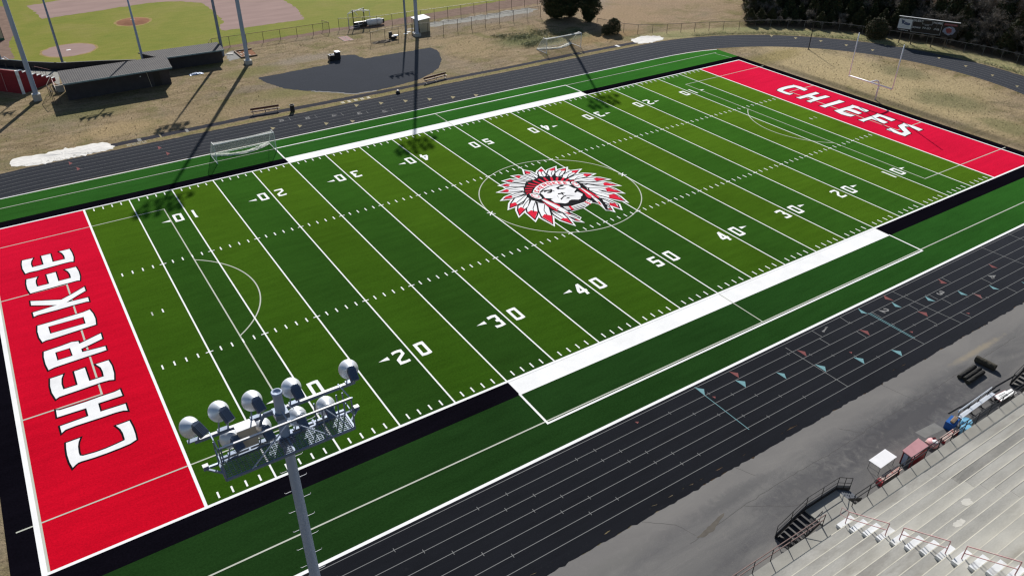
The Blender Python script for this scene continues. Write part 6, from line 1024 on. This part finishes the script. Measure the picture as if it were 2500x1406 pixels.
for n in range(16):
    z = ZW+RISE*n; y = Y1-TREAD*n
    mb = MB(); lbox(mb, AX0, y+.004, z+.001, AX1, y+.42, z+.215); mb.build('aisle_step', M['white_step'], t)
for n, x0, x1 in ((9, 36.7, 39.4), (10, 35.6, 39.5), (11, 34.0, 39.4), (12, 33.4, 38.5)):
    z = ZW+RISE*(n+1); y0 = Y1-TREAD*n; mb = MB(); mb.poly([(a-SX0, b-YE) for a, b in rag([(x0, y0-.05), (x1, y0-.05), (x1, y0-TREAD+.05), (x0, y0-TREAD+.05)], .25, .05, True, n)], z+.0055); mb.build('paint_patch', M['faded_red'], t)
for n, x, y_, rx, ry in ((4, 37.6, .4, .42, .22), (3, 47.5, .35, .7, .2), (5, 35.3, .4, .5, .2)):
    z = ZW+RISE*(n+1); y0 = Y1-TREAD*n-y_; mb = MB(); mb.poly([(a-SX0, b-YE) for a, b in blobpoly(x, y0, rx, ry, 18, .12, n)], z+.0055); mb.build('mortar_patch', M['white_step'] if 0 else simple('mortar_patch', (.52, .51, .47), .9, .1), t)
# aisle handrails
def aisle_rail(n0, n1, lb, hook=False):
    x = 32.02; zz = lambda n: ZW+RISE*n+.2; yy = lambda n: Y1-TREAD*n+.2
    t = thing('aisle_handrail', lb, 'handrail', (x, yy(n0), zz(n0)), 0, 'red handrails in the grandstand aisle'); o = Vector((x, yy(n0), zz(n0)))
    a = Vector((x, yy(n0), zz(n0)))-o; b = Vector((x, yy(n1), zz(n1)))-o; U = Vector((0, 0, 1.0)); Hh = Vector((0, 0, .45))
    for p in (a, b): MB().tube([p, p+U], .03, 6).build('post', M['rail_red'], t)
    k = MB(); k.tube([a+U, b+U], .03, 6)
    if hook: k.tube([a+U, a+U+Vector((-.05, .45, -.02)), a+Hh+Vector((-.05, .45, -.05)), a+Hh], .020, 6)
    k.build('top_rail', M['rail_red'], t); k = MB(); k.tube([a+Hh, b+Hh], .026, 6); k.build('middle_rail', M['rail_red'], t)
aisle_rail(0, 3, 'lowest faded red handrail in the aisle, hooked end above the first white step', True)
aisle_rail(4, 7, 'faded red handrail in the aisle between the hooked one and the topmost')
aisle_rail(8, 11, 'topmost faded red handrail in the aisle, beside the red-stained steps')
aisle_rail(12, 15, 'faded red handrail in the upper aisle beyond the red-stained steps')
# walkway railings
def walk_rail(x0, x1, lb, mt):
    t = thing('walkway_railing', lb, 'railing', (x0, YE+.02, ZW), 0, 'railings along the grandstand walkway'); n = round((x1-x0)/1.524)
    for i in range(n+1):
        x = (x1-x0)*i/n; MB().tube([(x, 0, -.12), (x, 0, 1.07)], .03, 6).build('post', M['black_steel'], t)
    MB().tube([(0, 0, 1.07), (x1-x0, 0, 1.07)], .034, 6).build('top_rail', mt, t); MB().tube([(0, 0, .62), (x1-x0, 0, .62)], .034, 6).build('middle_rail', mt, t)
walk_rail(30.8-1.524*13, 30.8, 'walkway railing with a brown top rail, ending at the black metal stairs', M['rail_brown'])
walk_rail(33.65, 33.65+1.524*15, 'black walkway railing running between the two black metal stairs', M['black_steel'])
walk_rail(60.8, 60.8+1.524*13, 'black walkway railing beyond the far black metal stairs', M['black_steel'])
# black access stairs with a panelled front railing
def make_stairs(lb):
    t = thing('access_stairs', lb, 'stairs', (31.0, -21.46, 0), 0, 'black metal stairs up to the grandstand walkway')
    Wl = 3.0; yi = -1.15; run = 2.35; nst = 7
    for i in range(nst):                                               # left flight
        x = -run*(i+.5)/nst; z = ZW-ZW*(i+.6)/nst; MB().box(x-.16, yi, z-.03, x+.16, -.04, z).build('tread', M['black_steel'], t)
    for i in range(6):
        x = Wl+1.75*(i+.5)/6; z = ZW-ZW*(i+.6)/6; MB().box(x-.12, yi+.25, z-.03, x+.12, -.04, z).build('tread', M['panel_gray'], t)
    A = [(-run, 0), (-run-.25, 0)]
    path = [(-run, .05, .06), (0, 0, ZW), (Wl, 0, ZW), (Wl+1.75, 0, .1)]
    s_ = MB(); pn = MB()
    for i in range(3):
        a, b = Vector(path[i]), Vector(path[i+1]); s_.bar(a, b, .05, .26); 
    s_.bar((-run, yi-.02, .06), (0, yi-.02, ZW-.1), .04, .22); s_.bar((Wl, yi+.22, ZW-.1), (Wl+1.75, yi+.22, .1), .04, .2)
    s_.build('stringer', M['black_steel'], t)
    for i in range(3):
        a, b = Vector(path[i]), Vector(path[i+1]); o = Vector((0, .012, 0)); pn.quad(a+o+Vector((0, 0, .13)), b+o+Vector((0, 0, .13)), b+o+Vector((0, 0, .36)), a+o+Vector((0, 0, .36)))
    pn.build('side_panel', M['panel_gray'], t)
    up = [Vector(p)+Vector((0, 0, 1.07)) for p in path]; md = [Vector(p)+Vector((0, 0, .6)) for p in path]
    MB().tube(up, .024, 6).build('top_rail', M['black_steel'], t); MB().tube(md, .020, 6).build('middle_rail', M['black_steel'], t)
    for p in (path[0], (-run*.5, .02, ZW*.5), path[1], (Wl*.5, 0, ZW), path[2], (Wl+.9, 0, ZW*.5), path[3]): MB().tube([Vector(p)-Vector((0, 0, .05)), Vector(p)+Vector((0, 0, 1.07))], .024, 6).build('post', M['black_steel'], t)
    k = MB(); k.tube([(-run+.1, yi, .1), (-run+.1, yi, 1.1), (-.1, yi, ZW+1.0), (-.1, yi, ZW)], .022, 6); k.build('inner_rail', M['black_steel'], t)
    return t
st_ = make_stairs('black metal stairs rising from the asphalt to the gap in the walkway railing')
dup(st_, (57.7, -21.46, 0), 0, 'black metal stairs with a solid side panel beyond the stacked sign boards')

# ------------------------------------------------------------------ clutter on the asphalt in front of the stand
t = thing('folding_table', 'white folding table on thin metal legs standing on the asphalt', 'table', (38.45, -21.72, 0), .03)
MB().box(0, 0, .74, 1.86, .90, .78).build('tabletop', M['white_paint'], t)
for x, y in ((.08, .06), (1.78, .06), (.08, .84), (1.78, .84)): MB().tube([(x, y, 0), (x+.03, y, .74)], .016, 6).build('leg', M['fence_gray'], t)
mb = MB(); mb.tube([(.08, .06, .25), (.08, .84, .25)], .012, 6); mb.tube([(1.78, .06, .25), (1.78, .84, .25)], .012, 6); mb.build('brace', M['fence_gray'], t)
t = thing('peeling_bench', 'low bench with peeling red paint under the white folding table', 'bench', (37.75, -22.42, 0), 0, 'peeling red benches below the railing')
for y0 in (.02, .22): MB().box(.25, y0, .40, 2.25, y0+.18, .44).build('seat', M['pink_plank'], t)
MB().box(0, 0, .02, .24, .40, .43).build('end_panel', M['red_side'], t); MB().box(2.0, .03, .0, 2.06, .38, .40).build('leg', M['red_side'], t); MB().box(.4, .38, 0, 2.1, .42, .3).build('back_board', M['black_steel'], t)
t = thing('peeling_bench', 'long pale peeling bench between the fallen red chair and the blue box', 'bench', (44.85, -22.42, 0), .02, 'peeling red benches below the railing')
for y0 in (.0, .2): MB().box(0, y0, .40, 2.0, y0+.18, .44).build('seat', M['pink_plank'], t)
for x in (.2, 1.75): MB().box(x, .02, 0, x+.06, .36, .40).build('leg', M['red_side'], t)
t = thing('red_cabinet', 'tall cabinet with a sun-faded red sloping top and one open grey side', 'cabinet', (40.75, -22.48, 0))
P8 = [(0, 0, 1.08), (2.0, .12, 1.05), (1.95, .92, 1.18), (-.1, .78, 1.22)]
MB().add([(a, b, c) for a, b, c in P8]+[(a, b, c-.06) for a, b, c in P8], [(0, 1, 2, 3), (7, 6, 5, 4), (0, 4, 5, 1), (1, 5, 6, 2), (2, 6, 7, 3), (3, 7, 4, 0)]).build('top', M['pink_red'], t)
mb = MB(); mb.box(.02, .05, 0, 1.9, .09, 1.0); mb.box(.02, .70, 0, 1.9, .74, 1.1); mb.box(1.86, .09, 0, 1.9, .70, 1.0); mb.build('carcass', M['red_side'], t)
MB().box(.10, .12, .03, .14, .68, .98).build('end_panel', M['panel_gray'], t); MB().box(.5, .12, .5, 1.8, .68, .53).build('shelf', M['white_step'], t); MB().box(.06, .36, .05, .098, .66, .95).build('door', M['galv'], t)
t = thing('tipped_chair', 'tipped red and white plastic chair lying beside the faded red cabinet', 'chair', (43.85, -22.42, 0), .1)
MB().lathe([(0, .45), (.35, .42), (.42, .28), (.40, .05), (.36, .02)], 12, Matrix.Translation((.40, .42, 0))).build('shell', M['pink_red'], t, True)
MB().box(.0, .1, .30, .5, .8, .36).build('seat', M['pink_plank'], t)
mb = MB(); mb.add([(.45, .1, .05), (.85, .05, .05), (.80, .5, .5), (.5, .6, .55)], [(0, 1, 2, 3)]); mb.build('backrest', M['red_side'], t); MB().lathe([(0, .5), (.16, .48), (.2, .44)], 10, Matrix.Translation((.42, .30, 0))).build('cushion', M['white_step'], t)
t = thing('blue_box', 'blue plastic box with a cardboard carton on its lid by the metal bench', 'box', (46.65, -21.95, 0), .15)
mb = MB(); mb.box(0, 0, 0, 1.0, .6, .62); mb.build('body', M['blue'], t); MB().box(.15, .1, .625, .85, .36, .78).build('carton', M['crate'], t); MB().box(.2, .14, .783, .8, .32, .80).build('carton_flap', M['wood'], t)
for x, y, lb in ((47.62, -22.28, 'pale blue plastic barrel touching the metal bench'), (46.98, -22.62, 'pale blue plastic barrel nearest the peeling bench, below the railing')):
    t = thing('plastic_barrel', lb, 'barrel', (x, y, 0), 0, 'pale blue barrels')
    MB().lathe([(0, 0), (.30, 0), (.34, .12), (.36, .5), (.34, .8), (.32, .86)], 20).build('drum', M['sky_blue'], t, True); MB().lathe([(.322, .86), (.345, .885), (.30, .90), (.27, .88), (.06, .885), (0, .885)], 20).build('lid', M['sky_blue'], t)
t = thing('aluminium_bench', 'long aluminium team bench with a plank seat and backrest below the railing', 'bench', (48.0, -21.75, 0), .03)
for y0 in (.0, .14): MB().box(0, y0, .44, 4.7, y0+.125, .48).build('seat', M['alu'], t)
MB().box(0, .34, .78, 4.6, .38, .98).build('backrest', M['alu'], t); MB().box(.4, .36, .05, 4.9, .46, .12).build('foot_rail', M['alu'], t)
for x in (.3, 1.7, 3.0, 4.4): k = MB(); k.bar((x, -.05, 0), (x, .32, .44), .05); k.bar((x, .36, 0), (x, .36, .9), .05); k.bar((x, -.3, .03), (x, .5, .03), .06); k.build('leg', M['black_steel'], t)
RD = [((48.3, -20.69), (57.0, -21.0), 'longest black pipe lying on the asphalt behind the metal bench'), ((49.63, -20.80), (54.1, -20.95), 'short black pipe lying against the longest one'), ((49.6, -21.05), (54.2, -21.26), 'black pipe lying closest to the aluminium bench')]
for a, b, lb in RD:
    L_ = (Vector(b)-Vector(a)).length; t = MB().tube([(0, 0, .035), (L_, 0, .035)], .035, 8).build('steel_pipe', M['black_steel']); t.location = (a[0], a[1], 0); t.rotation_euler = (0, 0, math.atan2(b[1]-a[1], b[0]-a[0])); tag(t, lb, 'pipe', 'black pipes on the asphalt')
for x, y, w, h, z, lb, txt in ((52.45, -22.22, 1.45, .62, .32, 'white sign board with a red border and black lettering, lying flat', True), (53.95, -22.30, .55, .5, .30, 'small blank white board beside the red-bordered sign', False)):
    t = thing('sign_board', lb, 'sign', (x, y, z), -.08, 'boards lying by the railing')
    MB().box(0, 0, 0, w, h, .03).build('panel', M['turf_white'], t)
    if txt:
        k = MB(); k.box(-.01, h, .0, w+.01, h+.03, .034); k.box(-.03, 0, 0, .001, h+.03, .034); k.build('border', M['red_side'], t)
        k = MB(); r = random.Random(6)                                # lettering too small to read in the photo
        for j in range(3):
            xx = .4
            while xx < 1.05: w_ = r.uniform(.05, .12); k.quad((xx, .14+.13*j, .0335), (xx+w_, .14+.13*j, .0335), (xx+w_, .2+.13*j, .0335), (xx, .2+.13*j, .0335)); xx += w_+.04
        k.build('print', M['black_steel'], t)
    k = MB(); k.box(.1, .1, -z, w-.1, h-.1, -.002); k.build('base', M['black_steel'], t)
def roll(x, y, L_, r, ang_, lb, mt):
    t = thing('turf_roll', lb, 'turf roll', (x, y, 0), ang_, 'rolled strips of artificial turf'); mb = MB(); n = 22; rr = random.Random(int(x*7+y)); vs = []
    m = 12
    for i in range(m+1):
        for j in range(n): a = 2*math.pi*j/n; q = r*(1+rr.uniform(-.07, .07)); vs.append((L_*i/m, q*math.cos(a), r*.98+q*math.sin(a)))
    mb.add(vs, [(i*n+j, i*n+(j+1) % n, (i+1)*n+(j+1) % n, (i+1)*n+j) for i in range(m) for j in range(n)]); mb.build('outer_wrap', mt, t)
    for xx in (.001, L_-.001):
        pts = []
        for k in range(60): a = k*.42; q = r*.96*(1-k/64); pts.append((q*math.cos(a), r*.98+q*math.sin(a)))
        s_ = MB(); s_.add([(xx, 0, r*.98)]+[(xx, r*1.0*math.cos(2*math.pi*j/n), r*.98+r*1.0*math.sin(2*math.pi*j/n)) for j in range(n)], [(0, 1+j, 1+(j+1) % n) for j in range(n)]); s_.build('spiral_end', M['roll_brown'], t)
roll(52.75, -18.82, 2.3, .17, .03, 'black rolled turf strip at the field side of the group of three', M['roll'])
roll(52.85, -19.20, 2.25, .17, .03, 'black rolled turf strip in the middle of the group of three', M['roll'])
roll(52.65, -19.56, 2.3, .17, .03, 'black rolled turf strip nearest the grandstand in the group of three', M['roll'])
roll(56.0, -18.25, 1.55, .27, -1.5, 'thick brown rolled turf lying crosswise apart from the other rolls', M['roll_brown'])
# ------------------------------------------------------------------ vegetation
def leafquads(mb, p, d, n, size, r, flat=.0):
    for _ in range(n):
        c = Vector(p)+Vector((r.gauss(0, d), r.gauss(0, d), r.gauss(0, d*.8)))
        a = Vector((r.uniform(-1, 1), r.uniform(-1, 1), r.uniform(-.4, 1))).normalized(); b = a.cross(Vector((r.uniform(-1, 1), r.uniform(-1, 1), r.uniform(-1, 1)))).normalized()
        s1, s2 = size*r.uniform(.6, 1.5), size*r.uniform(.25, .6)
        mb.add([c-b*s2, c+a*s1*.6-b*s2*.4, c+a*s1, c+a*s1*.5+b*s2], [(0, 1, 2, 3)])
def cedar_mesh(seed, h, rad, n, widest=.3, mats=('cedar_a', 'cedar_b', 'cedar_c'), lean=0, sprays=(.55, .35, .1)):
    """evergreen crown: upswept sprays of small leaf clumps round a stem, uneven outline with gaps"""
    r = random.Random(seed); mb = MB(); lob = [(r.uniform(0, 6.28), r.uniform(.1, .9), r.uniform(.75, 1.2)) for _ in range(26)]
    def rr(t, a):
        base = (t/widest)**.6 if t < widest else (1-((t-widest)/(1-widest))**1.5)
        k = 1
        for la, lt, lk in lob:
            da = abs((a-la+math.pi) % (2*math.pi)-math.pi)
            if da < .6 and abs(t-lt) < .12: k *= lk
        return rad*max(.06, base)*k
    for i in range(n):
        t = min(.995, r.random()**.85*.97+.03); a = r.uniform(0, 2*math.pi); q = rr(t, a)*(1-r.random()**2.6*.75)
        p = Vector((q*math.cos(a)+lean*t, q*math.sin(a), t*h)); mb.cur = r.choices((0, 1, 2), sprays)[0]
        leafquads(mb, p, .13, 3, .20+.12*r.random(), r)
    return mb, [M[k] for k in mats]
def tree(name, label, cat, loc, crown, mats, trunk_h, tr_r, group=None, rz=0, cname='crown'):
    t = thing(name, label, cat, loc, rz, group)
    mb = MB(); mb.tube([(0, 0, -.05), (.04, .02, trunk_h*.5), (.0, .05, trunk_h)], tr_r, 7, True, tr_r*.25)
    r = random.Random(int(loc[0]*10))
    for i in range(9):
        z = trunk_h*(.12+.09*i); a = r.uniform(0, 6.28); L_ = trunk_h*.22*(1-i*.07); mb.tube([(0, 0, z), (L_*.5*math.cos(a), L_*.5*math.sin(a), z+L_*.2), (L_*math.cos(a), L_*math.sin(a), z+L_*.5)], tr_r*.28, 5, True, tr_r*.08)
    mb.build('trunk', M['bark'], t); crown.build(cname, mats, t); return t
def bare_mesh(seed, h, spread, lev=4, mats=('twig', 'twig_pale'), ntw=900, tw=.5):
    """leafless tree: tapering limbs dividing into twigs"""
    r = random.Random(seed); trunk = MB(); cr = MB(); ends = []
    def grow(p, d, L_, rad, lv, mb):
        q = p; pts = [p]
        for i in range(3):
            d = (d+Vector((r.gauss(0, .12), r.gauss(0, .12), r.gauss(.02, .08)))).normalized(); q = q+d*L_/3; pts.append(q)
        mb.tube(pts, rad, 5 if lv > 2 else 3, False, rad*.6)
        if lv > 0:
            for i in range(r.randint(2, 4) if lv < lev else r.randint(4, 6)):
                s_ = pts[r.randint(1, 3)] if lv == lev else pts[r.randint(2, 3)]; a = r.uniform(0, 6.28); w_ = r.uniform(.4, .9)*spread
                nd = (d+Vector((math.cos(a)*w_, math.sin(a)*w_, r.uniform(-.1, .35)))).normalized(); grow(s_, nd, L_*r.uniform(.55, .8), rad*.52, lv-1, cr)
        else: ends.extend(pts[1:])
    grow(Vector((0, 0, -.05)), Vector((0, 0, 1)), h*.42, h*.014, lev, trunk)
    for i in range(ntw):
        p = r.choice(ends)+Vector((r.gauss(0, .18), r.gauss(0, .18), r.gauss(0, .18))); d = Vector((r.uniform(-1, 1), r.uniform(-1, 1), r.uniform(-.3, 1))).normalized(); n_ = d.cross(Vector((r.uniform(-1, 1), r.uniform(-1, 1), 1))).normalized()
        L_ = tw*r.uniform(.5, 1.4); w_ = .012+.016*r.random(); cr.cur = 1 if r.random() < .22 else 0; cr.add([p-n_*w_, p+n_*w_, p+d*L_], [(0, 1, 2)])
    return trunk, cr, [M[k] for k in mats]
# two tall cedars and a low bush by the far goal
c1, m1 = cedar_mesh(1, 8.8, 4.0, 9000, .42); tree('cedar_tree', 'broad tall dark cedar hiding a floodlight pole, left of the slender cedar', 'tree', (90.6, 87.0, 0), c1, m1, 7, .22, 'dark cedars by the outfield')
c2, m2 = cedar_mesh(2, 6.4, 1.9, 4200, .42); tree('cedar_tree', 'slender dark cedar standing between the broad one and the brown field', 'tree', (94.3, 81.6, 0), c2, m2, 5.2, .13, 'dark cedars by the outfield')
c3, m3 = cedar_mesh(3, 8.0, 2.9, 4500, .4); tree('cedar_tree', 'dark cedar crowded behind the broad one beside the outfield fence', 'tree', (93.4, 86.6, 0), c3, m3, 6, .2, 'dark cedars by the outfield')
bsh = MB(); r = random.Random(4); bsh_m = [M['cedar_a'], M['cedar_b'], M['cedar_c']]
for cx, cy, rx, hh, n in ((-1.0, .1, .85, 1.75, 700), (.65, 0, 1.25, 2.75, 1500)):
    for i in range(n):
        a = r.uniform(0, 6.28); t_ = r.random(); q = rx*(1-r.random()**2.2*.8)*math.sqrt(max(.05, 1-(2*t_-.85)**2*.75)); bsh.cur = r.choices((0, 1, 2), (.6, .3, .1))[0]
        leafquads(bsh, (cx+q*math.cos(a), cy+q*math.sin(a), .12+t_*hh*.9), .11, 3, .17, r)
t = thing('round_bush', 'lone dark two-lobed bush on the dead grass near the white sand', 'bush', (92.5, 72.7, 0))
bsh.build('foliage', bsh_m, t); k = MB(); k.tube([(.6, 0, 0), (.65, 0, 1.6)], .08, 6); k.tube([(-1, 0, 0), (-1, 0, 1)], .06, 6); k.tube([(.6, 0, .3), (1.2, .2, 1.3)], .05, 5); k.build('stem', M['bark'], t)
# the wood behind the track bend
WG = 'trees of the wood behind the curved fence'
protos = []
def hidden_parent(o): return o
LBL = {'cedar': 'dark evergreen tree in the wood behind the curved fence', 'olive': 'olive green evergreen tree in the wood behind the curved fence', 'bare': 'leafless grey tree in the wood behind the curved fence', 'brush': 'low leafless grey-brown thicket bush at the foot of the wood'}
KN = {'cedar': ('evergreen_tree', 'tree'), 'olive': ('evergreen_tree', 'tree'), 'bare': ('bare_tree', 'tree'), 'brush': ('thicket_bush', 'bush')}
def make_proto(kind, seed):
    if kind in ('cedar', 'olive'):
        h = 6.2; cm, mm_ = cedar_mesh(seed, h, 1.9 if kind == 'cedar' else 2.1, 2600, .3, sprays=(.62, .3, .08) if kind == 'cedar' else (.2, .6, .2)); return tree(KN[kind][0], LBL[kind], 'tree', (0, 0, -50), cm, mm_, 5.4, .13, WG)
    trk, cr, mm_ = bare_mesh(seed, 7.5, 1.0, 4, ntw=1500) if kind == 'bare' else bare_mesh(seed, 3.2, 1.25, 3, ntw=1100, tw=.45)
    t = thing(KN[kind][0], LBL[kind], KN[kind][1], (0, 0, -50), 0, WG); trk.build('trunk', M['bark'], t); cr.build('crown', mm_, t); return t
used = set()
P_ = {'cedar': [make_proto('cedar', s_) for s_ in (11, 12, 13)], 'olive': [make_proto('olive', s_) for s_ in (21, 22)], 'bare': [make_proto('bare', s_) for s_ in (31, 32, 33)], 'brush': [make_proto('brush', s_) for s_ in (41, 42)]}
def plant(kind, x, y, s_, r, zs=1):
    o = r.choice(P_[kind])
    if o.name not in used and all(True for _ in [0]):
        used.add(o.name); o.location = (x, y, 0); o.rotation_euler = (0, 0, r.uniform(0, 6.28)); o.scale = (s_, s_, s_*zs); return
    dup(o, (x, y, 0), r.uniform(0, 6.28), None, (s_, s_, s_*zs))
r = random.Random(77)
def in_wood(x, y): return (x-117.3)*.657-(y-64.5)*.754 > .3
def hmax(R1, a):
    # height a tree can have while its shadow stays short of the sunlit strip beside the track
    inw = .465*math.cos(math.radians(a))+.885*math.sin(math.radians(a)); return (R1-44.4)/(1.56*max(.3, inw))
for ring_i, (R0, step) in enumerate(((48.3, 2.1), (50.6, 2.3), (53.2, 2.6), (56.2, 3.0), (60, 3.4), (64.5, 3.8))):
    a = -24.0
    while a < 66:
        R1 = R0+r.uniform(-.8, .8); x, y = CX+R1*math.cos(math.radians(a)), CY+R1*math.sin(math.radians(a))
        if in_wood(x, y):
            # evergreens thicken to the left of the scoreboard, grey bare trees to its right
            u = r.random(); ev = .66 if a > 22 else .30
            kind = ('cedar' if r.random() < (.62 if a > 34 else .4) else 'olive') if u < ev else 'bare'
            h = min(hmax(R1, a)*r.uniform(.8, 1.05), 10.5); h0 = 6.2 if kind != 'bare' else 7.2
            if h < 3.0: kind = 'brush' if kind == 'bare' else kind; h0 = 3.0 if kind == 'brush' else h0
            w_ = max(.52, min(1.15, h/h0*r.uniform(.8, 1.05)))
            plant(kind, x, y, w_, r, max(.45, h/h0)/w_)
        a += math.degrees(step/R0)*r.uniform(.85, 1.15)
a = -24.0
while a < 57.5:
    R1 = 46.3+r.uniform(-.35, .9); x, y = CX+R1*math.cos(math.radians(a)), CY+R1*math.sin(math.radians(a))
    if in_wood(x, y): plant('brush', x, y, r.uniform(.4, .7), r)
    a += math.degrees(1.75/46.4)*r.uniform(.8, 1.3)
for ls in P_.values():
    for o in ls:
        if o.name not in used:
            for ch in list(o.children): bpy.data.objects.remove(ch)
            bpy.data.objects.remove(o)
bm_ = MB(); r2 = random.Random(15)
for i in range(2600):
    a_ = r2.uniform(0, 6.28); t_ = r2.random(); q = 1.85*(1-r2.random()**2.2*.8)*math.sqrt(max(.05, 1-(2*t_-.8)**2*.7)); bm_.cur = r2.choices((0, 1, 2), (.3, .35, .35))[0]; leafquads(bm_, (q*math.cos(a_), q*math.sin(a_), .1+t_*3.3), .14, 3, .2, r2)
t = thing('round_bush', 'rounded brownish evergreen bush left of the scoreboard, in front of the fence', 'bush', (131.8, 44.9, 0))
bm_.build('foliage', bsh_m, t); MB().tube([(0, 0, 0), (0, .1, 2.2)], .12, 6).build('stem', M['bark'], t)
bm2 = MB()
for i in range(900):
    a_ = r2.uniform(0, 6.28); t_ = r2.random(); q = 1.2*(1-r2.random()**2.2*.8)*math.sqrt(max(.05, 1-(2*t_-.8)**2*.7)); bm2.cur = r2.choices((0, 1, 2), (.1, .3, .6))[0]; leafquads(bm2, (q*math.cos(a_), q*math.sin(a_), .1+t_*2.3), .14, 3, .2, r2)
t = thing('round_bush', 'small rusty brown bush at the fence, cut by the picture edge right of the scoreboard', 'bush', (137.3, 17.6, 0))
bm2.build('foliage', bsh_m, t); MB().tube([(0, 0, 0), (0, .1, 1.4)], .09, 6).build('stem', M['bark'], t)
# low weeds: patches by the far goal and along the outside of the track
wd = MB(); r = random.Random(99)
for cx, cy, rx, ry, n in ((77, 79.5, 3.6, 2.6, 520), (82.5, 79.8, 3.4, 2.6, 520), (79.5, 75.2, 3.6, 1.5, 420), (86.5, 76.5, 3.0, 2.0, 320), (75.8, 74.6, 1.6, 1.4, 200), (88.6, 77.9, 1.6, 1.0, 140), (74.5, 82.0, 1.8, 1.0, 130)):
    for i in range(n):
        x, y = cx+r.gauss(0, rx*.5), cy+r.gauss(0, ry*.5); wd.cur = 1 if r.random() < .38 else 0; leafquads(wd, (x, y, .07+r.uniform(0, .16)), .10, 3, .15, r)
for i in range(3800):
    a_ = math.radians(r.uniform(-14, 74)); R1 = 40.15+abs(r.gauss(0, 1.0)); x, y = CX+R1*math.cos(a_), CY+R1*math.sin(a_)
    if y > 64.0 and x < 104 and r.random() < .6: continue
    wd.cur = 1 if r.random() < .45 else 0; leafquads(wd, (x, y, .03+r.uniform(0, .09)), .06, 2, .12, r)
for i in range(900):
    x = r.uniform(-10, 92); y = 64.95+r.gauss(0, .28); wd.cur = 1 if r.random() < .5 else 0; leafquads(wd, (x, y, .02+r.uniform(0, .03)), .05, 2, .08, r)
w_o = wd.build('weeds', [M['weed_a'], M['weed_b']]); struct(w_o, 'stuff')
# dry grass tufts and litter that give the rough ground its grain
tg = MB(); r = random.Random(123)
for i in range(9000):
    if r.random() < .55: x, y = r.uniform(-12, 92), r.uniform(67, 99)
    else:
        a_ = r.uniform(-1.45, 1.3); R1 = 32*math.sqrt(r.random()); x, y = CX+R1*math.cos(a_), CY+R1*math.sin(a_)
        if x < 103.2: continue
    if 29 < x < 61 and 66.5 < y < 87.5: continue
    if 3 < x < 29 and 84 < y: continue
    if -6 < x < 6.5 and y < 69: continue
    if -6 < x < 3 and y > 92: continue
    tg.cur = r.choices((0, 1, 2), (.5, .3, .2))[0]
    leafquads(tg, (x, y, .01), .05, 2, .09+.06*r.random(), r)
tg_o = tg.build('dry_grass', [simple('straw', (.36, .29, .17), .9, .3, 2), simple('olive_blade', (.17, .165, .065), .9, .3, 2), simple('brown_blade', (.16, .12, .075), .9, .3, 2)]); struct(tg_o, 'stuff')

# ------------------------------------------------------------------ sun, sky, camera
w_ = bpy.data.worlds.new('World'); SC.world = w_; w_.use_nodes = True; nt = w_.node_tree
sky = nt.nodes.new('ShaderNodeTexSky'); sky.sky_type = 'NISHITA'; sky.sun_disc = False; sky.sun_elevation = ELEV; sky.sun_rotation = math.atan2(SUNV.x, SUNV.y)
sky.air_density = 1.0; sky.dust_density = .6; sky.ozone_density = 1.2
nt.links.new(sky.outputs[0], nt.nodes['Background'].inputs[0]); nt.nodes['Background'].inputs[1].default_value = .055
sl = bpy.data.lights.new('sun', 'SUN'); sl.energy = 4.6; sl.angle = math.radians(.53); sl.color = (1, .955, .89)
so = bpy.data.objects.new('sun', sl); COL.objects.link(so)
dv = Vector((-SUNV.x*math.cos(ELEV), -SUNV.y*math.cos(ELEV), -math.sin(ELEV))); so.rotation_euler = dv.to_track_quat('-Z', 'Y').to_euler(); so.location = (60, 60, 80)
cam = bpy.data.cameras.new('camera'); cam.sensor_width = 36; cam.lens = 1895.19*36/2500; cam.clip_end = 3000; cam.clip_start = .5
co = bpy.data.objects.new('camera', cam); COL.objects.link(co); SC.camera = co
co.matrix_world = Matrix.Translation((-2.3742, -38.9317, 38.9566)) @ Matrix.Rotation(-.5822, 4, 'Z') @ Matrix.Rotation(.9926, 4, 'X') @ Matrix.Rotation(.0060, 4, 'Z')
vs_ = SC.view_settings; vs_.view_transform = 'Standard'; vs_.look = 'None'; vs_.gamma = 1; vs_.exposure = .40
SC.cycles.max_bounces = 5; SC.cycles.diffuse_bounces = 2; SC.cycles.glossy_bounces = 2; SC.cycles.transparent_max_bounces = 12
SC.cycles.use_denoising = True
SC.cycles.filter_width = 1.3
